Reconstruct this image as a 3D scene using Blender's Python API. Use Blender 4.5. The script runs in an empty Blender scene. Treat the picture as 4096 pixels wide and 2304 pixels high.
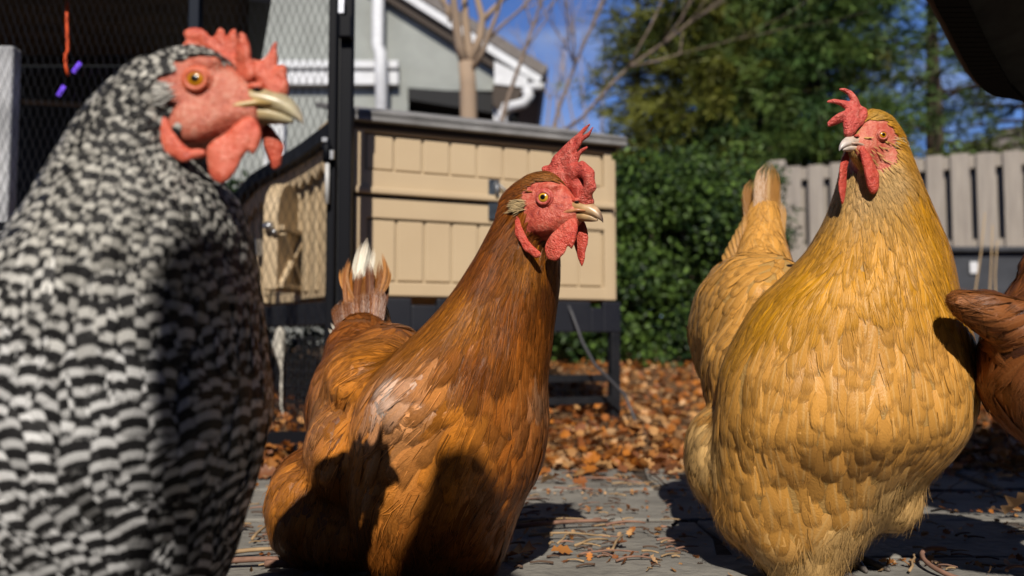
import bpy, bmesh, math, random
import numpy as np
from mathutils import Vector, Matrix
from mathutils.bvhtree import BVHTree

random.seed(7); np.random.seed(7)
scene = bpy.context.scene
COL = scene.collection
R = math.radians

# ------------------------------------------------------------------ camera, sky, sun, exposure
CAM_H, F_PX, PITCH = 0.269, 3413.0, math.atan(198 / 3413.0)
cam_d = bpy.data.cameras.new("camera"); cam = bpy.data.objects.new("camera", cam_d); COL.objects.link(cam)
cam.location = (0, 0, CAM_H); cam.rotation_euler = (math.pi / 2 + PITCH, 0, 0)
cam_d.sensor_width = 36; cam_d.lens = 36 * F_PX / 4096; cam_d.clip_start = 0.02; cam_d.clip_end = 2000
cam_d.dof.use_dof = True; cam_d.dof.focus_distance = 0.87; cam_d.dof.aperture_fstop = 4.2; cam_d.dof.aperture_blades = 8
scene.camera = cam

SUN_EL = 39.0
SUN_AZ = 0.05        # sideways drift of the light per metre away from the camera
w = bpy.data.worlds.new("World"); scene.world = w; w.use_nodes = True
nt = w.node_tree; nt.nodes.clear()
out = nt.nodes.new("ShaderNodeOutputWorld"); bg = nt.nodes.new("ShaderNodeBackground")
sky = nt.nodes.new("ShaderNodeTexSky"); sky.sky_type = 'NISHITA'; sky.sun_disc = False
sky.sun_elevation = R(SUN_EL); sky.sun_rotation = R(180); sky.altitude = 200; sky.air_density = 1.0; sky.dust_density = 0.3; sky.ozone_density = 2.5
tc = nt.nodes.new("ShaderNodeTexCoord"); mp = nt.nodes.new("ShaderNodeMapping"); mp.inputs['Scale'].default_value = (3.0, 3.0, 7.0); mp.inputs['Rotation'].default_value = (0, 0.5, 0)
nz = nt.nodes.new("ShaderNodeTexNoise"); nz.inputs['Scale'].default_value = 1.6; nz.inputs['Detail'].default_value = 7; nz.inputs['Distortion'].default_value = 0.6
rp = nt.nodes.new("ShaderNodeValToRGB"); rp.color_ramp.elements[0].position = 0.48; rp.color_ramp.elements[1].position = 0.85
rp.color_ramp.elements[0].color = (0, 0, 0, 1); rp.color_ramp.elements[1].color = (0.8, 0.8, 0.8, 1)
mx = nt.nodes.new("ShaderNodeMixRGB"); mx.inputs['Color2'].default_value = (8.5, 10, 13.5, 1)
tint = nt.nodes.new("ShaderNodeMixRGB"); tint.blend_type = 'MULTIPLY'; tint.inputs['Fac'].default_value = 1; tint.inputs['Color2'].default_value = (1.1, 1.42, 2.2, 1)
L = nt.links.new
sz = nt.nodes.new("ShaderNodeSeparateXYZ"); L(tc.outputs['Generated'], sz.inputs[0])
hr = nt.nodes.new("ShaderNodeMapRange"); hr.inputs['From Min'].default_value = .40; hr.inputs['From Max'].default_value = .62; L(sz.outputs[2], hr.inputs['Value'])
tz = nt.nodes.new("ShaderNodeMixRGB"); tz.inputs['Color1'].default_value = (1.1, 1.42, 2.2, 1); tz.inputs['Color2'].default_value = (.28, .32, .5, 1); L(hr.outputs[0], tz.inputs['Fac']); L(tz.outputs[0], tint.inputs['Color2'])
L(tc.outputs['Generated'], mp.inputs['Vector']); L(mp.outputs[0], nz.inputs['Vector']); L(nz.outputs['Fac'], rp.inputs['Fac'])
L(sky.outputs[0], tint.inputs['Color1']); L(tint.outputs[0], mx.inputs['Color1']); cm = nt.nodes.new('ShaderNodeMixRGB'); cm.inputs['Color2'].default_value = (0, 0, 0, 1); L(hr.outputs[0], cm.inputs['Fac']); L(rp.outputs['Color'], cm.inputs['Color1']); L(cm.outputs[0], mx.inputs['Fac'])
L(mx.outputs[0], bg.inputs['Color']); L(bg.outputs[0], out.inputs['Surface']); bg.inputs['Strength'].default_value = 0.05

sun_d = bpy.data.lights.new("sun", 'SUN'); sun_d.energy = 5.0; sun_d.angle = R(0.53); sun_d.color = (1.0, 0.93, 0.82)
sun = bpy.data.objects.new("sun", sun_d); COL.objects.link(sun)
_ld = Vector((SUN_AZ, 1, -math.tan(R(SUN_EL)) * math.hypot(1, SUN_AZ)))
sun.rotation_euler = _ld.to_track_quat('-Z', 'Y').to_euler(); sun.location = (0, -3, 4)

vs = scene.view_settings; vs.view_transform = 'Standard'; vs.look = 'None'; vs.exposure = 0.0; vs.gamma = 1; vs.use_curve_mapping = False
scene.render.engine = 'CYCLES'
cy = scene.cycles; cy.max_bounces = 5; cy.diffuse_bounces = 1; cy.glossy_bounces = 2; cy.transparent_max_bounces = 24; cy.transmission_bounces = 2
cy.use_denoising = True; cy.caustics_reflective = False; cy.caustics_refractive = False

# ------------------------------------------------------------------ helpers
_c, _s = math.cos(PITCH), math.sin(PITCH)
def P(px, py, Y):
    """world point at depth Y seen at photo pixel (px, py)"""
    xr, yr = (px - 2048) / F_PX, (1152 - py) / F_PX
    v = Vector((xr, _c - yr * _s, _s + yr * _c))
    t = Y / v.y
    return Vector((v.x * t, Y, CAM_H + v.z * t))

def tag(o, label=None, cat=None, group=None, kind=None):
    if label: o['label'] = label
    if cat: o['category'] = cat
    if group: o['group'] = group
    if kind: o['kind'] = kind
    return o

def thing(name, label, cat, loc=(0, 0, 0), group=None):
    o = bpy.data.objects.new(name, None); COL.objects.link(o); o.location = loc; o.empty_display_size = 0.05
    return tag(o, label, cat, group)

def _off(parent):
    v = Vector((0, 0, 0))
    while parent is not None:
        v += parent.location; parent = parent.parent
    return v

def mesh_obj(name, verts, faces, mat, parent=None, smooth=False, attrs=None, uv=None, loc=None):
    """verts in world space; attrs = {name: (n,3) colour or (n,) float per vertex}; uv = (n,2) per vertex"""
    V = np.asarray(verts, dtype=np.float64).reshape(-1, 3)
    off = _off(parent)
    if loc is not None: loc = Vector(loc)
    else: loc = Vector((0, 0, 0))
    V = V - np.array(off + loc)
    me = bpy.data.meshes.new(name)
    if isinstance(faces, np.ndarray):
        k = faces.shape[1]; n = len(faces)
        me.vertices.add(len(V)); me.vertices.foreach_set('co', V.astype(np.float32).ravel())
        me.loops.add(n * k); me.loops.foreach_set('vertex_index', faces.astype(np.int32).ravel())
        me.polygons.add(n); me.polygons.foreach_set('loop_start', np.arange(n, dtype=np.int32) * k)
        try: me.polygons.foreach_set('loop_total', np.full(n, k, dtype=np.int32))
        except Exception: pass
        me.update(calc_edges=True)
    else:
        me.from_pydata([tuple(v) for v in V], [], [tuple(f) for f in faces])
    if smooth:
        me.polygons.foreach_set('use_smooth', np.ones(len(me.polygons), dtype=bool))
    if attrs:
        for k, a in attrs.items():
            a = np.asarray(a, dtype=np.float32)
            if a.ndim == 1:
                at = me.attributes.new(k, 'FLOAT', 'POINT'); at.data.foreach_set('value', a)
            else:
                at = me.attributes.new(k, 'FLOAT_COLOR', 'POINT')
                at.data.foreach_set('color', np.concatenate([a, np.ones((len(a), 1), np.float32)], 1).ravel())
    if uv is not None:
        li = np.empty(len(me.loops), dtype=np.int32); me.loops.foreach_get('vertex_index', li)
        lay = me.uv_layers.new(name='UVMap'); lay.data.foreach_set('uv', np.asarray(uv, dtype=np.float32)[li].ravel())
    if mat is not None: me.materials.append(mat)
    me.validate()
    o = bpy.data.objects.new(name, me); COL.objects.link(o); o.location = loc
    if parent is not None: o.parent = parent
    return o

class MB:
    def __init__(s): s.v = []; s.f = []
    def add(s, vs, fs):
        b = len(s.v); s.v += [tuple(v) for v in vs]; s.f += [tuple(i + b for i in f) for f in fs]; return s
    def box(s, c, sx, sy, sz, M=None):
        """box centred at c, full sizes; M optional 3x3 axes"""
        vs = []
        for x in (-.5, .5):
            for y in (-.5, .5):
                for z in (-.5, .5):
                    d = Vector((x * sx, y * sy, z * sz))
                    if M is not None: d = M @ d
                    vs.append(Vector(c) + d)
        return s.add(vs, [(0, 1, 3, 2), (4, 6, 7, 5), (0, 4, 5, 1), (2, 3, 7, 6), (0, 2, 6, 4), (1, 5, 7, 3)])
    def bar(s, a, b, wid, hgt, up=(0, 0, 1)):
        a, b = Vector(a), Vector(b); d = (b - a); l = d.length; d.normalize()
        u = Vector(up); sd = d.cross(u)
        if sd.length < 1e-4: sd = d.cross(Vector((0, 1, 0)))
        sd.normalize(); u = sd.cross(d)
        M = Matrix((d, sd, u)).transposed()
        return s.box((a + b) / 2, l, wid, hgt, M)
    def tube(s, pts, rad, n=8, cap=True):
        pts = [Vector(p) for p in pts]
        if not hasattr(rad, '__len__'): rad = [rad] * len(pts)
        rings = []; prev = None
        for i, p in enumerate(pts):
            t = (pts[min(i + 1, len(pts) - 1)] - pts[max(i - 1, 0)])
            if t.length < 1e-9: t = Vector((0, 0, 1))
            t.normalize()
            if prev is None:
                a = t.cross(Vector((0, 0, 1)))
                if a.length < 1e-3: a = t.cross(Vector((1, 0, 0)))
            else:
                a = prev - t * prev.dot(t)
            a.normalize(); prev = a; b = t.cross(a)
            rings.append([p + (a * math.cos(2 * math.pi * k / n) + b * math.sin(2 * math.pi * k / n)) * rad[i] for k in range(n)])
        vs = [v for r in rings for v in r]; fs = []
        for i in range(len(pts) - 1):
            for k in range(n):
                fs.append((i * n + k, i * n + (k + 1) % n, (i + 1) * n + (k + 1) % n, (i + 1) * n + k))
        if cap:
            fs.append(tuple(range(n - 1, -1, -1))); fs.append(tuple((len(pts) - 1) * n + k for k in range(n)))
        return s.add(vs, fs)
    def prism(s, poly, ext):
        """poly: list of 3D points, extruded by vector ext"""
        poly = [Vector(p) for p in poly]; e = Vector(ext); n = len(poly)
        return s.add(poly + [p + e for p in poly], [tuple(range(n)), tuple(range(2 * n - 1, n - 1, -1))] + [(i, i + n, (i + 1) % n + n, (i + 1) % n) for i in range(n)])
    def build(s, name, mat, parent=None, smooth=False, bevel=0, loc=None):
        o = mesh_obj(name, s.v, s.f, mat, parent, smooth, loc=loc)
        bm = bmesh.new(); bm.from_mesh(o.data); bmesh.ops.recalc_face_normals(bm, faces=bm.faces); bm.to_mesh(o.data); bm.free()
        if bevel:
            m = o.modifiers.new('bevel', 'BEVEL'); m.width = bevel; m.segments = 2; m.limit_method = 'ANGLE'
        return o

def loft(rings, cap=True):
    n = len(rings[0]); vs = [v for r in rings for v in r]; fs = []
    for i in range(len(rings) - 1):
        for k in range(n):
            fs.append((i * n + k, i * n + (k + 1) % n, (i + 1) * n + (k + 1) % n, (i + 1) * n + k))
    if cap:
        fs.append(tuple(range(n - 1, -1, -1))); fs.append(tuple((len(rings) - 1) * n + k for k in range(n)))
    return vs, fs

def remesh(vs, fs, voxel, smooth=4):
    me = bpy.data.meshes.new('tmp'); me.from_pydata([tuple(v) for v in vs], [], [tuple(f) for f in fs])
    bm = bmesh.new(); bm.from_mesh(me); bmesh.ops.recalc_face_normals(bm, faces=bm.faces); bm.to_mesh(me); bm.free()
    ob = bpy.data.objects.new('tmp', me); COL.objects.link(ob)
    m = ob.modifiers.new('r', 'REMESH'); m.mode = 'VOXEL'; m.voxel_size = voxel
    if smooth:
        sm = ob.modifiers.new('s', 'SMOOTH'); sm.factor = 0.5; sm.iterations = smooth
    dg = bpy.context.evaluated_depsgraph_get()
    m2 = bpy.data.meshes.new_from_object(ob.evaluated_get(dg))
    V = np.empty(len(m2.vertices) * 3); m2.vertices.foreach_get('co', V); V = V.reshape(-1, 3)
    Fc = [tuple(p.vertices) for p in m2.polygons]
    bpy.data.objects.remove(ob); bpy.data.meshes.remove(me); bpy.data.meshes.remove(m2)
    return V, Fc

_ICO = None
def ico():
    global _ICO
    if _ICO is None:
        bm = bmesh.new(); bmesh.ops.create_icosphere(bm, subdivisions=2, radius=1)
        _ICO = (np.array([v.co[:] for v in bm.verts]), [tuple(v.index for v in f.verts) for f in bm.faces]); bm.free()
    return _ICO

def ellipsoids(elems):
    V0, F0 = ico(); vs = []; fs = []; b = 0
    for c, r in elems:
        vs.append(V0 * np.array(r) + np.array(c)); fs += [tuple(i + b for i in f) for f in F0]; b += len(V0)
    return np.concatenate(vs), fs

def chain(pts, step=0.35):
    """pts: (x,y,z,rx,ry,rz); interpolated ellipsoids along it"""
    res = []
    for a, b in zip(pts[:-1], pts[1:]):
        a = np.array(a, float); b = np.array(b, float)
        d = np.linalg.norm(a[:3] - b[:3]); r = max(min(a[3:].min(), b[3:].min()), 1e-4)
        n = max(2, min(40, int(d / (r * step)) + 1))
        for t in np.linspace(0, 1, n):
            q = a * (1 - t) + b * t; res.append((q[:3], q[3:]))
    return res

def c3(pts): return chain([(p[0], p[1], p[2], p[3], p[3] if len(p) < 5 else p[4], p[3] if len(p) < 6 else p[5]) for p in pts])

# ------------------------------------------------------------------ materials
MATS = {}
def mat(name, color=(.5, .5, .5), rough=.6, spec=.4, noise=0, nscale=20, ncol=None, bump=0, bscale=None, metal=0, coat=0, attr=None, sss=0, stretch=None, detail=6, emis=None):
    if name in MATS: return MATS[name]
    m = bpy.data.materials.new(name); m.use_nodes = True; MATS[name] = m
    t = m.node_tree; b = t.nodes['Principled BSDF']; l = t.links.new
    b.inputs['Base Color'].default_value = (*color, 1); b.inputs['Roughness'].default_value = rough
    b.inputs['Specular IOR Level'].default_value = spec; b.inputs['Metallic'].default_value = metal; b.inputs['Coat Weight'].default_value = coat
    if sss: b.inputs['Subsurface Weight'].default_value = sss; b.inputs['Subsurface Radius'].default_value = (.006, .002, .001); b.inputs['Subsurface Scale'].default_value = 1
    if emis: b.inputs['Emission Color'].default_value = (*emis[0], 1); b.inputs['Emission Strength'].default_value = emis[1]
    src = None
    g = t.nodes.new('ShaderNodeNewGeometry') if False else t.nodes.new('ShaderNodeTexCoord')
    vec = g.outputs['Object']
    if stretch:
        mpn = t.nodes.new('ShaderNodeMapping'); mpn.inputs['Scale'].default_value = stretch; l(vec, mpn.inputs['Vector']); vec = mpn.outputs[0]
    if attr:
        a = t.nodes.new('ShaderNodeAttribute'); a.attribute_name = attr; src = a.outputs['Color']
    if noise:
        n = t.nodes.new('ShaderNodeTexNoise'); n.inputs['Scale'].default_value = nscale; n.inputs['Detail'].default_value = detail; l(vec, n.inputs['Vector'])
        r = t.nodes.new('ShaderNodeMapRange'); r.inputs['From Min'].default_value = .3; r.inputs['From Max'].default_value = .7; l(n.outputs['Fac'], r.inputs['Value'])
        if ncol is not None:
            mi = t.nodes.new('ShaderNodeMixRGB'); mi.inputs['Color1'].default_value = (*color, 1); mi.inputs['Color2'].default_value = (*ncol, 1)
            if src is not None: l(src, mi.inputs['Color1'])
            mu = t.nodes.new('ShaderNodeMath'); mu.operation = 'MULTIPLY'; mu.inputs[1].default_value = noise; l(r.outputs[0], mu.inputs[0]); l(mu.outputs[0], mi.inputs['Fac'])
            src = mi.outputs[0]
        else:
            hv = t.nodes.new('ShaderNodeHueSaturation'); hv.inputs['Color'].default_value = (*color, 1)
            if src is not None: l(src, hv.inputs['Color'])
            r2 = t.nodes.new('ShaderNodeMapRange'); r2.inputs['To Min'].default_value = 1 - noise; r2.inputs['To Max'].default_value = 1 + noise; l(r.outputs[0], r2.inputs['Value'])
            l(r2.outputs[0], hv.inputs['Value']); src = hv.outputs[0]
    if src is not None: l(src, b.inputs['Base Color'])
    if bump:
        n2 = t.nodes.new('ShaderNodeTexNoise'); n2.inputs['Scale'].default_value = bscale or nscale; n2.inputs['Detail'].default_value = 5; l(vec, n2.inputs['Vector'])
        bp = t.nodes.new('ShaderNodeBump'); bp.inputs['Strength'].default_value = bump; bp.inputs['Distance'].default_value = .01; l(n2.outputs['Fac'], bp.inputs['Height']); l(bp.outputs[0], b.inputs['Normal'])
    return m
# ------------------------------------------------------------------ ground, patio
def ground_z(y):
    return float(np.interp(y, [-10, 1.75, 1.85, 4.2, 8, 30, 400], [0, 0, -.005, .115, .16, .2, .2]))

xs = np.concatenate([[-400, -150, -60, -25, -12], np.linspace(-7, 7, 29), [12, 25, 60, 150, 400]])
ys = np.concatenate([[-60, -20, -8, -4], np.linspace(-2, 8, 41), [10, 14, 20, 30, 50, 90, 180, 400]])
gv = [(x, y, ground_z(y) - .006) for y in ys for x in xs]; nx = len(xs)
gf = [(j * nx + i, j * nx + i + 1, (j + 1) * nx + i + 1, (j + 1) * nx + i) for j in range(len(ys) - 1) for i in range(nx - 1)]
m_soil = mat('soil', (.13, .075, .04), .9, .2, noise=.6, nscale=9, ncol=(.20, .11, .05), bump=.5, bscale=40)
tag(mesh_obj('ground', gv, gf, m_soil), kind='structure')

# flagstone patio: irregular slabs with joints, one paving sheet
m_flag = mat('flagstone', (.15, .142, .128), .8, .3, noise=.9, nscale=9, ncol=(.28, .262, .232), bump=.55, bscale=55, detail=9)
rng = random.Random(3); pm = MB()
y = -2.4; row = 0
while y < 1.74:
    h = rng.uniform(.20, .34) * (1.0); x = -3.0 + rng.uniform(-.4, 0)
    while x < 3.2:
        wd = rng.uniform(.34, .72); g = .009; j = lambda: rng.uniform(-.012, .012)
        top = rng.uniform(-.0015, .0025); tx, ty = rng.uniform(-.003, .003), rng.uniform(-.003, .003)
        y1 = min(y + h, 1.78)
        q = [(x + g + j(), y + g + j()), ((2 * x + wd) / 2, y + g + j()), (x + wd - g + j(), y + g + j()), (x + wd - g + j(), (y + y1) / 2), (x + wd - g + j(), y1 - g + j()), ((2 * x + wd) / 2, y1 - g + j()), (x + g + j(), y1 - g + j()), (x + g + j(), (y + y1) / 2)]
        pm.prism([(a, b, top + tx * (a - x) / wd + ty * (b - y) / h) for a, b in q], (0, 0, -.03))
        x += wd
    y += h; row += 1
o = pm.build('patio', m_flag, bevel=.003); tag(o, kind='structure')
m_grit = mat('joint_grit', (.07, .055, .045), .9, .2, noise=.5, nscale=60, bump=.5, bscale=90)
tag(mesh_obj('patio_bed', [(-3.4, -2.5, -.005), (3.6, -2.5, -.005), (3.6, 1.78, -.005), (-3.4, 1.78, -.005)], [(0, 1, 2, 3)], m_grit), kind='structure')

# ------------------------------------------------------------------ house behind
m_siding = mat('siding', (.305, .32, .298), .8, .25, noise=.10, nscale=5)
_t = m_siding.node_tree; _w = _t.nodes.new('ShaderNodeTexWave'); _w.wave_type = 'BANDS'; _w.bands_direction = 'Z'; _w.wave_profile = 'SAW'; _w.inputs['Scale'].default_value = 1.15; _w.inputs['Distortion'].default_value = 0
_b = _t.nodes.new('ShaderNodeBump'); _b.inputs['Strength'].default_value = .5; _b.inputs['Distance'].default_value = .02; _g = _t.nodes.new('ShaderNodeTexCoord')
_t.links.new(_g.outputs['Object'], _w.inputs['Vector']); _t.links.new(_w.outputs['Fac'], _b.inputs['Height']); _t.links.new(_b.outputs[0], _t.nodes['Principled BSDF'].inputs['Normal'])
m_white = mat('white_trim', (.62, .63, .65), .55, .4, noise=.10, nscale=12)
m_shadow = mat('opening_shade', (.02, .022, .024), .8, .2, noise=.4, nscale=4)
m_shing = mat('roof_shingle', (.14, .12, .11), .9, .2, noise=.5, nscale=30, ncol=(.28, .26, .24))
m_soffit = mat('soffit_shadow_brown', (.07, .055, .045), .8, .2)  # brown darkened to hold the shadow under the roof edge
HY = 10.0
def H(px, py, Y=HY): return P(px, py, Y)
house = thing('house', "grey green house with a sloping roof, white trim and a dark porch opening", 'house', (H(1700, 1400).x, HY + 1.5, .2))
def zrow(py): return H(2000, py).z
xl, xr = H(760, 0).x, H(1990, 0).x
# wall as lapped siding boards: outline clipped under the rake
rk0, rk1 = H(1590, 40), H(2120, 375)
def rake_z(x): return rk0.z + (rk1.z - rk0.z) * (x - rk0.x) / (rk1.x - rk0.x)
ztop = H(1300, -500).z
op_l, op_r, op_t = H(1636, 0).x, H(1992, 0).x, zrow(362)
xk = rk0.x + (ztop - rk0.z) / (rk1.z - rk0.z) * (rk1.x - rk0.x)
wm = MB(); wm.prism([(op_l, HY, op_t), (xr, HY, op_t), (xr, HY, rake_z(xr)), (max(xk, xl), HY, ztop), (xl, HY, ztop), (xl, HY, .2), (op_l, HY, .2)], (0, .12, 0))
wm.build('wall', m_siding, house)
MB().box(((op_l + op_r) / 2, HY + .75, (op_t + .2) / 2 + .1), op_r - op_l + .5, .9, op_t - .1).build('porch_shade', m_shadow, house)  # near-black block gives the porch opening its shade
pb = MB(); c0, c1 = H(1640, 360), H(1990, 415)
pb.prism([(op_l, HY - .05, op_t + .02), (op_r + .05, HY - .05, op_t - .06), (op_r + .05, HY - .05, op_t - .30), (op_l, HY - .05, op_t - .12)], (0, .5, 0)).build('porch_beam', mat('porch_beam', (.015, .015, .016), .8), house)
# rake: shingles, white fascia, soffit board darkened for the shadow under it
dv = (rk1 - rk0); ext = dv * 1.6
a0 = rk0 - dv * 1.2; a1 = rk1 + dv * .02
def rake_board(name, off0, off1, y0, y1, m):
    n = Vector((dv.z, 0, -dv.x)).normalized()
    if n.z < 0: n = -n
    b = MB(); b.prism([Vector((a0.x, y0, a0.z)) + n * off0, Vector((a1.x, y0, a1.z)) + n * off0, Vector((a1.x, y0, a1.z)) + n * off1, Vector((a0.x, y0, a0.z)) + n * off1], (0, y1 - y0, 0))
    return b.build(name, m, house)
rake_board('soffit', -.0, .10, HY - .12, HY - .02, m_soffit)
rake_board('fascia', .105, .20, HY - .20, HY - .10, m_white)
rake_board('roof', .205, .33, HY - .22, HY + 4.0, m_shing)
# eave return at the lower right
e0 = H(1978, 250, HY - .4); e1 = H(2110, 335, HY - .4)
MB().prism([(e0.x, HY - .46, e0.z), (e1.x, HY - .46, e1.z + .05), (e1.x, HY - .46, e1.z - .06), (e0.x, HY - .46, e1.z - .02)], (0, .3, 0)).build('eave_return', m_white, house)
MB().prism([(e0.x - .02, HY - .44, e1.z - .03), (e1.x - .03, HY - .44, e1.z - .07), (e1.x - .25, HY - .44, e1.z - .42), (e0.x - .02, HY - .44, e1.z - .24)], (0, .34, 0)).build('eave_soffit', m_soffit, house)
band = MB(); b0, b1 = H(700, 262), H(1598, 272)
band.box(((b0.x + b1.x) / 2, HY - .09, zrow(272)), b1.x - b0.x, .12, .085); band.build('cornice', m_white, house)
MB().box(((b0.x + b1.x) / 2, HY - .06, zrow(292)), b1.x - b0.x - .02, .08, .045).build('cornice_groove', mat('cornice_groove', (.16, .16, .18), .7), house)
MB().box(((b0.x + b1.x) / 2, HY - .075, zrow(324)), b1.x - b0.x, .10, .15).build('frieze', m_white, house)
d = MB(); x0 = H(1520, 0).x; d.tube([(x0, HY - .16, ztop), (x0, HY - .16, zrow(200)), (x0 + .05, HY - .24, zrow(240)), (x0 + .06, HY - .26, zrow(340)), (x0 + .06, HY - .20, zrow(380)), (x0 + .06, HY - .2, .4)], .075, 8)
d.build('downspout', m_white, house, True)
d = MB(); d.tube([H(2175, 348, HY - .5), H(2140, 346, HY - .5), H(2108, 352, HY - .5)], [.05, .05, .055], 8); d.build('gutter', m_white, house, True)
d = MB(); d.tube([H(2106, 352, HY - .5), H(2116, 385, HY - .5), H(2098, 412, HY - .5), H(2060, 424, HY - .45), H(2022, 428, HY - .4), H(2010, 450, HY - .4), H(2010, 560, HY - .4)], .062, 8); d.build('gutter_elbow', m_white, house, True)
MB().box((H(2006, 0).x, HY - .25, zrow(395) / 2 + .1), .17, .17, zrow(395) - .2).build('porch_post', m_white, house)

# ------------------------------------------------------------------ bare trees
m_bark = mat('pale_bark', (.36, .255, .17), .85, .2, noise=.5, nscale=14, ncol=(.24, .19, .15), stretch=(1, 1, .35))
m_twig = mat('grey_twig', (.22, .165, .125), .85, .2, noise=.4, nscale=20)
def branchy(mb, p, d, ln, r, depth, rng, up=.12, spread=.55, kids=(2, 3)):
    pts = [p.copy()]; rr = [r]; n = 4; q = p.copy(); dd = d.copy()
    for i in range(n):
        dd = (dd + Vector((rng.gauss(0, .09), rng.gauss(0, .09), rng.gauss(0, .06) + up * .2))).normalized(); q = q + dd * ln / n; pts.append(q.copy()); rr.append(r * (1 - .42 * (i + 1) / n))
    mb.tube(pts, rr, 6 if depth > 1 else 4, True)
    if depth <= 0: return
    for k in range(rng.randint(*kids)):
        i = rng.randint(2, n); ax = Vector((rng.gauss(0, 1), rng.gauss(0, 1), rng.gauss(0, 1))).cross(dd).normalized()
        nd = (Matrix.Rotation(rng.uniform(.5, 1.1) * spread, 3, ax) @ dd + Vector((0, 0, up))).normalized()
        branchy(mb, pts[i], nd, ln * rng.uniform(.55, .8), rr[i] * rng.uniform(.5, .72), depth - 1, rng, up, spread, kids)
def T(px, py, Y): return P(px, py, Y)
rng = random.Random(12)
TY = 6.5
bt = thing('bare_tree', "bare pale barked tree with many forking limbs rising behind the tan coop roof", 'tree', (T(1880, 1380, TY).x, TY, .15))
tr = MB(); tr.tube([(T(1880, 1400, TY).x, TY, .1), T(1872, 700, TY), T(1875, 480, TY), T(1872, 340, TY), T(1866, 250, TY)], [.085, .076, .068, .066, .064], 10)
tr.build('trunk', m_bark, bt, True)
lm = MB()
def limb(pts, r0, r1, kids=3, dep=2):
    w_ = [T(*p) for p in pts]; n = len(w_); rr = [.68 * (r0 + (r1 - r0) * i / (n - 1)) for i in range(n)]; lm.tube(w_, rr, 7)
    for k in range(kids):
        i = rng.randint(n // 2, n - 1); dd = (w_[i] - w_[i - 1]).normalized()
        branchy(lm, w_[i], (dd + Vector((rng.gauss(0, .45), rng.gauss(0, .45), .15))).normalized(), rng.uniform(.5, 1.0), rr[i] * .55, dep, rng)
limb([(1866, 270, TY), (1836, 180, 6.45), (1825, 90, 6.4), (1815, 0, 6.35), (1800, -180, 6.3)], .066, .035)
limb([(1872, 290, TY), (1876, 200, 6.5), (1862, 90, 6.5), (1858, 0, 6.5), (1862, -150, 6.5)], .060, .03)
limb([(1878, 260, TY), (1920, 150, 6.5), (1930, 70, 6.5), (1910, 0, 6.5), (1900, -120, 6.5)], .058, .028)
limb([(1925, 90, 6.5), (1960, 50, 6.5), (2010, 0, 6.5), (2080, -80, 6.5)], .04, .02)
limb([(1876, 300, TY), (1930, 210, 6.4), (1960, 130, 6.35), (1990, 50, 6.3), (2015, -40, 6.3)], .035, .018)
limb([(1945, 165, 6.4), (2010, 100, 6.3), (2080, 40, 6.3), (2130, -20, 6.2)], .02, .012, 4)
limb([(1800, 90, 6.4), (1786, 40, 6.4), (1776, -40, 6.4)], .018, .01, 2)
lm.build('limbs', m_bark, bt, True)
sp_ = thing('sapling', "slim leaning bare sapling right of the white gutter elbow", 'tree', (T(1985, 1400, 5.6).x, 5.6, .12))
lm = MB(); limb([(1975, 1380, 5.6), (1990, 560, 5.6), (2020, 430, 5.6), (2060, 310, 5.6), (2100, 200, 5.6), (2130, 110, 5.6), (2160, 20, 5.6), (2190, -80, 5.6)], .026, .012, 7, 2); lm.build('stem', m_twig, sp_, True)
sp2 = thing('bare_tree', "thin bare tree with crossing twigs in front of the evergreen", 'tree', (T(2190, 1400, 6.2).x, 6.2, .15))
lm = MB(); limb([(2185, 1380, 6.2), (2200, 560, 6.2), (2240, 420, 6.2), (2300, 260, 6.2), (2360, 120, 6.2), (2420, -40, 6.2)], .028, .010, 8, 3)
limb([(2200, 560, 6.2), (2330, 470, 6.1), (2450, 330, 6.0), (2520, 265, 6.0), (2650, 175, 5.9), (2760, 90, 5.8), (2900, 0, 5.8)], .022, .008, 6, 2)
limb([(2500, 290, 6.0), (2600, 110, 5.9), (2650, 0, 5.9), (2680, -80, 5.9)], .012, .006, 3, 1); limb([(2520, 268, 6.0), (2640, 240, 5.9), (2720, 215, 5.9), (2730, 130, 5.9)], .012, .006, 3, 1)
lm.build('branches', m_twig, sp2, True)
far = thing('bare_tree', "faint hazy bare tree far behind the roof against the sky", 'tree', (H(2250, 1300, 16).x, 16, .2))
lm = MB()
for k in range(7):
    px = 2130 + k * 45; limb([(px, 1250, 16), (px + 6, 600, 16), (px + rng.uniform(-40, 40), 400, 16), (px + rng.uniform(-70, 70), 200, 16)], .05, .015, 6, 2)
lm.build('branches', mat('far_twig', (.30, .25, .24), .9), far, True)

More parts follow.
